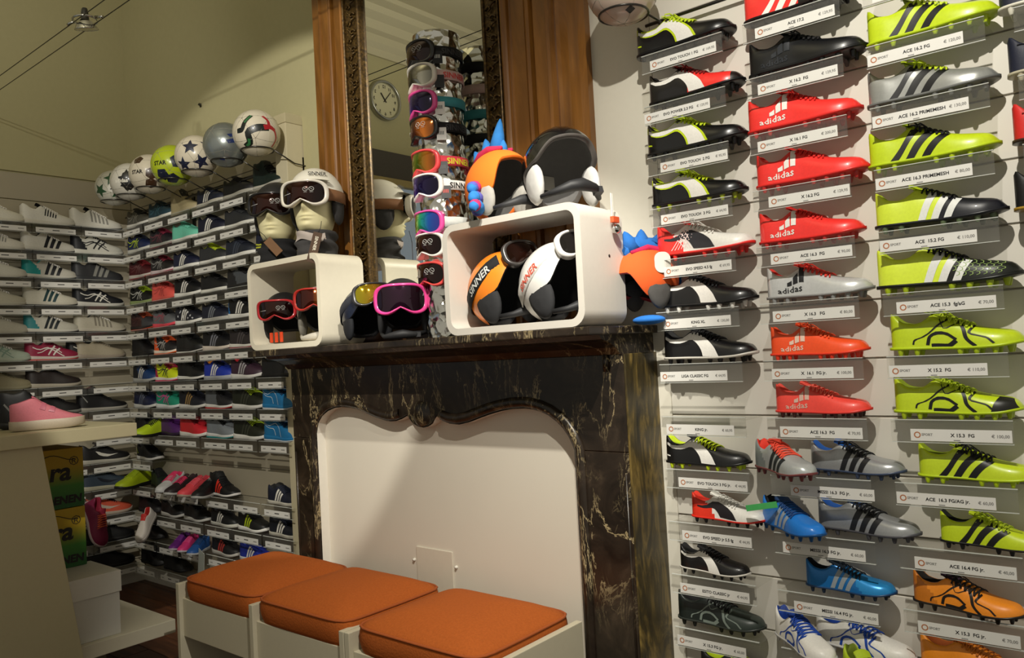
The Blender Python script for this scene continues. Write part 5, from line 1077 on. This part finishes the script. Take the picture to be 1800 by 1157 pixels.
ball('lime green football with navy panels', (BALLS[3][0], BY, BZ), BR, BALLS[3][1], decs=[('panel', V1+Vector((.25, .25, .25)), [pent(.40)], '#161c30', 0), ('panel', V1+Vector((-.35, -.4, -.55)), [pent(.34, .9)], '#161c30', 0), ('panel', V1+Vector((.1, .0, -1.1)), [pent(.34, .2)], '#161c30', 0), ('lettering', V1+Vector((-.35, -.4, .05)), [txtpoly('STAR', .28)], '#14180c', .004)])
ball('white football with dark brown panels', (BALLS[4][0], BY, BZ), BR, BALLS[4][1], decs=[('panel', V1+Vector((.12, .12, .05)), [pent(.32, 1.5, 6)], '#3a2414', 0), ('panel', V1+Vector((.1, .1, -.6)), [pent(.30, 1.5, 6)], '#3a2414', 0), ('panel', V1+Vector((-.4, -.4, .9)), [pent(.28)], '#3a2414', 0), ('lettering', V1+Vector((-.35, -.45, .05)), [txtpoly('STAR', .26)], '#1c1814', .004)])
rr_ = random.Random(5)
ball('white football with black splash print and lettering', (BALLS[5][0], BY, BZ), BR*.98, BALLS[5][1], decs=[('splash', V1+Vector((0, 0, .1)), [[(.55*rr_.uniform(.55, 1.05)*math.cos(a), .75*rr_.uniform(.6, 1.05)*math.sin(a)) for a in np.linspace(0, 2*PI, 34)[:-1]]], '#121212', 0), ('lettering', V1+Vector((-.2, -.25, .0)), [txtpoly('adidas', .28)], '#dcd8cc', .005)])
ball('white football with green star panels and white badge', (BALLS[6][0], BY, BZ), BR*.95, BALLS[6][1], decs=[('star_panel', V1+Vector((.0, .0, .6)), [star(.5, .5)], '#234a2c', 0), ('star_panel', V1+Vector((.3, .3, -.3)), [star(.5, .2)], '#234a2c', 0), ('star_panel', V1+Vector((-.5, -.5, -.1)), [star(.45, .9)], '#234a2c', 0), ('badge', V1, [pent(.24, .2, 7)], '#d8d6cc', .004), ('badge_mark', V1, [[(-.10, -.06), (.10, -.06), (.02, .09)]], '#1c1c1c', .007)])
rk = tag(empty('ball_rack', (-3.83, .10, 2.20)), 'steel wire ball rack above the sneaker wall', 'rack')
def rkp(n, vf): o = obj(n, *vf, M_WIRE, rk); o.location = (3.83, -.10, -2.20); return o
rkp('rail', tube([(-4.75, .02, 2.165), (-3.10, .02, 2.165)], .005, 6)); rkp('rail', tube([(-4.75, .075, 2.195), (-3.10, .075, 2.195)], .005, 6))
for i, (x, c) in enumerate(BALLS):
    rkp('ring', tube([(x+.072*math.cos(a), BY+.072*math.sin(a), BZ-.078) for a in np.linspace(0, 2*PI, 25)[:-1]], .0032, 6, True))
    rkp('arm', tube([(x+.05, BY+.055, BZ-.078), (x+.05, .03, 2.17), (x+.05, .10, 2.165)], .003, 6))
    if i % 2 == 0: rkp('upright', boxvf(x+.02, x+.035, .085, .10, 2.02, 2.21))
ball('pale pink and black football cut by photo top', (-1.172, -.17, 2.285), .105, '#c8b4a4', decs=[('dark_patch', V1+Vector((-.5, -.4, .3)), [pent(.35)], '#1c1814', 0), ('badge', V1+Vector((-.1, -.1, -1.2)), [pent(.14, .2, 4)], '#1c1814', 0)], group='footballs at the boot wall')
rk2 = tag(empty('ball_rack', (-1.17, -.1, 2.2)), 'steel wire ball rack above left column of boots', 'rack')
def rkq(n, vf): o = obj(n, *vf, M_WIRE, rk2); o.location = (1.17, .1, -2.2); return o
rkq('ring', tube([(-1.172+.072*math.cos(a), -.17+.072*math.sin(a), 2.206) for a in np.linspace(0, 2*PI, 25)[:-1]], .0032, 6, True)); rkq('arm', tube([(-1.12, -.12, 2.206), (-1.12, 0, 2.206)], .003, 6)); rkq('rail', tube([(-1.18, -.03, 2.215), (-.80, -.03, 2.215)], .005, 6)); rkq('rail', tube([(-1.14, -.03, 2.215), (-1.14, 0, 2.215)], .004, 6))
# ------------------------------------------------------------------ low voltage lamp on two cables
for i, (y, nm) in enumerate(((-.785, 'front'), (-.718, 'rear'))):
    cb = tag(empty('lamp_cable', (-2.2, y, 2.7)), 'thin steel lighting cable, %s one of the pair' % nm, 'cable'); obj('cable', *tube([(-2.65, 0, 0), (0, 0, -.01), (3.0, 0, 0)], .0022, 5), M_WIRE, cb)
lp = tag(empty('cable_spotlight', (-3.36, -.752, 2.70)), 'small chrome halogen spotlight clamped between two steel cables', 'lamp')
obj('reflector', *lathe([(.022, .0), (.034, -.012), (.044, -.03), (.046, -.034), (.042, -.030), (.03, -.012)], 24), M_CHROME, lp, rot=(.2, .15, 0)); obj('glass', *lathe([(0, -.033), (.043, -.033)], 24), P('#b8b4a8', .05, .2, 1.0), lp, rot=(.2, .15, 0))
obj('holder_ring', *tube([(.052*math.cos(a), .045*math.sin(a), .004) for a in np.linspace(0, 2*PI, 25)[:-1]], .0045, 6, True), M_CHROME, lp)
for s_ in (-1, 1): obj('cable_clamp', *tube([(s_*.05, s_*.02, .006), (s_*.075, s_*.032, .004), (s_*.085, s_*.034, 0)], .006, 8), M_CHROME, lp)
obj('lamp_socket', *lathe([(0, .055), (.010, .052), (.014, .03), (.016, .004), (.02, 0)], 14), P('#3a3834', .4, .5), lp); obj('spring_clip', *tube([(-.02, 0, .008), (-.034, 0, .035), (-.026, 0, .06), (-.012, 0, .05)], .003, 6), M_CHROME, lp)
hk = tag(empty('wall_hook', (-3.962, .089, 2.667)), 'tiny metal hook on the cream wall above the balls', 'hook'); obj('hook', *tube([(-.012, 0, .004), (-.012, -.012, .004), (.004, -.016, .006), (.012, -.012, -.004)], .0035, 6), M_WIRE, hk); obj('plate', *boxvf(-.016, -.004, -.003, .0, -.008, .012), M_WIRE, hk, False)
# ------------------------------------------------------------------ wall clock (seen in the mirror)
ck = tag(empty('wall_clock', (-4.849, -2.404, 3.347), (0, 0, PI/2)), 'round silver wall clock with black numerals seen in the mirror', 'clock')
obj('case', *lathe([(.165, .0), (.165, .03), (.160, .042), (.150, .046), (.142, .038), (.140, .02)], 48, 'y'), P('#a8a8a0', .3, .8), ck); obj('dial', *lathe([(0, .02), (.141, .02)], 48, 'y'), P('#cfcaa8', .6, var=.02), ck)
for i in range(1, 13):
    a = PI/2-i*PI/6; V, F = text_vf(str(i), .036, 'CENTER', 2, .0008); obj('numeral', [(x+.112*math.cos(a), -.0215, y-.012+.112*math.sin(a)) for x, y, z in V], F, M_INK, ck, False)
for ln, wd, ang, nm in ((.068, .005, 128, 'hour_hand'), (.10, .0035, 50, 'minute_hand')):
    a = math.radians(90-ang) if False else math.radians(180-ang); obj(nm, *tube([(-.02*math.cos(a), -.024, -.02*math.sin(a)), (ln*math.cos(a), -.024, ln*math.sin(a))], wd, 6), M_INK, ck)
# ------------------------------------------------------------------ bench with three cushions
bn = tag(empty('bench', (-2.19, -.43, 0)), 'low white box bench with three seats in front of the fireplace', 'bench')
def bp(n, x, y, z, m=None, bev=.002): o = box(n, x, y, z, m or P('#bdb59d', .5, var=.03), bn, bev); o.location = (2.19, .43, 0); return o
BXS = [-2.972, -2.474, -1.980, -1.42]
for i, x in enumerate((-2.985, -2.484, -1.994, -1.968, -1.43)): bp('end_panel', (x, x+.022), (-.66, -.215), (0, .435))
for a, b in ((-2.963, -2.484), (-2.462, -1.994), (-1.946, -1.43)):
    bp('front_rail', (a, b), (-.645, -.627), (.235, .378)); bp('back_rail', (a, b), (-.235, -.217), (.0, .405)); bp('seat_board', (a, b), (-.627, -.235), (.360, .378))
def cushion(label, x0, x1):
    r = tag(empty('seat_cushion', ((x0+x1)/2, -.433, .379)), label, 'cushion', 'orange seat cushions')
    hx, hy = (x1-x0)/2, .218
    def f(u, v):
        # v:0..1 from bottom centre up over the side to top centre
        a = u*2*PI; c, s = math.cos(a), math.sin(a); q = 9.0; rr = 1/((abs(c)**q+abs(s)**q)**(1/q))
        if v < .25: k = v/.25; R_, z = k*.975, 0
        elif v < .5: k = (v-.25)/.25; R_ = .975+.022*math.sin(k*PI)+.012*k; z = .074*k
        else: k = (v-.5)/.5; R_ = .987*(1-k); z = .074+.052*(1-(1-k)**3.0)
        wob = .003*math.sin(5*a+hx*70)*math.sin(min(v, .8)*9)
        return (hx*rr*c*(R_+wob), hy*rr*s*(R_+wob), z)
    obj('pad', *grid(f, 72, 28), M_FABRIC, r)
    pts = []
    for u in np.linspace(0, 1, 73)[:-1]: p = Vector(f(u, .5)); pts.append(p+Vector((0, 0, .001)))
    obj('piping', *tube(pts, .0042, 6, True), P('#9a4a16', .9), r)
cushion('orange velour seat cushion at the far left end of the bench', -2.962, -2.470); cushion('orange velour seat cushion in the middle of the bench', -2.468, -1.978); cushion('orange velour seat cushion at the near right end of the bench', -1.945, -1.432)
# ------------------------------------------------------------------ display table, boxes and shoes at the left
tb = tag(empty('display_table', (-3.45, -1.35, 0)), 'cream display table with tapered pedestal at the left edge', 'table')
M_TAB = P('#b9b08e', .5, var=.03)
def tp(o): o.parent = tb; o.location = (3.45, 1.35, 0); return o
tp(box('table_top', (-3.95, -3.15), (-2.1, -.705), (1.0, 1.05), M_TAB, None, .003))
tp(inst('pedestal', prism([(-1.75, .20), (-.925, .20), (-1.04, 1.0), (-1.64, 1.0)], -3.60, -3.17, 'yz', .003), M_TAB))
tp(box('base_board', (-4.05, -3.245), (-2.1, -.535), (.165, .22), P('#cbc4ae', .5, var=.03), None, .003)); tp(box('plinth', (-3.95, -3.40), (-2.0, -.75), (0, .165), P('#6c6450', .6), None, .003))
wbx = tag(empty('shoe_box', (-3.41, -.87, .2205)), 'white lidded shoe box standing on the table base', 'box')
box('box_body', (-.135, .135), (-.128, .128), (0, .19), P('#c9c6bd', .7, var=.02), wbx, .002); box('lid', (-.141, .141), (-.134, .134), (.165, .248), P('#d2cfc6', .7, var=.02), wbx, .002)
for i in range(2):
    yb = tag(empty('carton', (-3.64, -.93, .4695+i*.2425)), ('upper' if i else 'lower')+' yellow and green printed carton stacked on shoe box', 'box', 'printed cartons')
    m, nt, b_ = nodes_mat('yellow_to_green_print'); tcn = nt.nodes.new('ShaderNodeTexCoord'); sp_ = nt.nodes.new('ShaderNodeSeparateXYZ'); nt.links.new(tcn.outputs['Object'], sp_.inputs[0])
    rp = ramp(nt, [(.02, lin('#1c5a24')), (.09, lin('#3a7a28')), (.17, lin('#b09418')), (.24, lin('#b89a1c'))]); nt.links.new(sp_.outputs['Z'], rp.inputs[0]); nt.links.new(rp.outputs[0], b_.inputs['Base Color']); b_.inputs['Roughness'].default_value = .6
    box('carton_body', (-.14, .14), (-.16, .16), (0, .24), m, yb, .002)
    V, F = text_vf('ra', .10, 'RIGHT', 3, .003); obj('script_lettering', [(.1412, x+.108+.25*y*.6, y+.115) for x, y, z in V], F, M_INK, yb, False)
    V, F = text_vf('®', .05, 'LEFT', 2); obj('registered_mark', [(.1412, x+.105, y+.17) for x, y, z in V], F, M_INK, yb, False)
    V, F = text_vf('DENEN', .042, 'RIGHT', 2, .002); obj('lettering', [(.1412, x+.148+.1*y, y+.02) for x, y, z in V], F, M_INK, yb, False)
    obj('sketch_line', *tube([(.1412, y, .205+.012*math.sin(y*40)) for y in np.linspace(0, .13, 9)], .0015, 4), M_INK, yb)
tz = 1.0505
shoe('slip_on_shoe', 'pink slip on shoe with thick pale sole on the table', 'shoes on the table', (-3.335, -1.088, tz), .245, 'slip', '#c8707c', '#b8aa96', None, '#8c4450', rot=(0, 0, math.radians(76)), rough=.7, tongue='#c0687a', dec=[('velcro', '#c0687a')])
shoe('slip_on_shoe', 'pale beige shoe cut by the left photo edge', 'shoes on the table', (-3.42, -1.42, tz), .275, 'slip', '#b4a894', '#b0a694', None, '#6c6458', rot=(0, 0, math.radians(76)), rough=.7)
shoe('sneaker', 'black shoe standing behind the pink shoe', 'shoes on the table', (-3.54, -1.06, tz), .29, 'high', '#121316', '#1c1c1e', BLK, '#101012', rot=(0, 0, math.radians(76)), dec=[('bar', '#80807c')])
shoe('sneaker', 'leopard patterned beige shoe at left photo edge', 'shoes on the table', (-3.66, -1.36, tz), .29, 'high', '#b0a684', '#a89e84', '#2a2820', '#8c8264', rot=(0, 0, math.radians(76)), dec=[('camo', '#4c4430')])
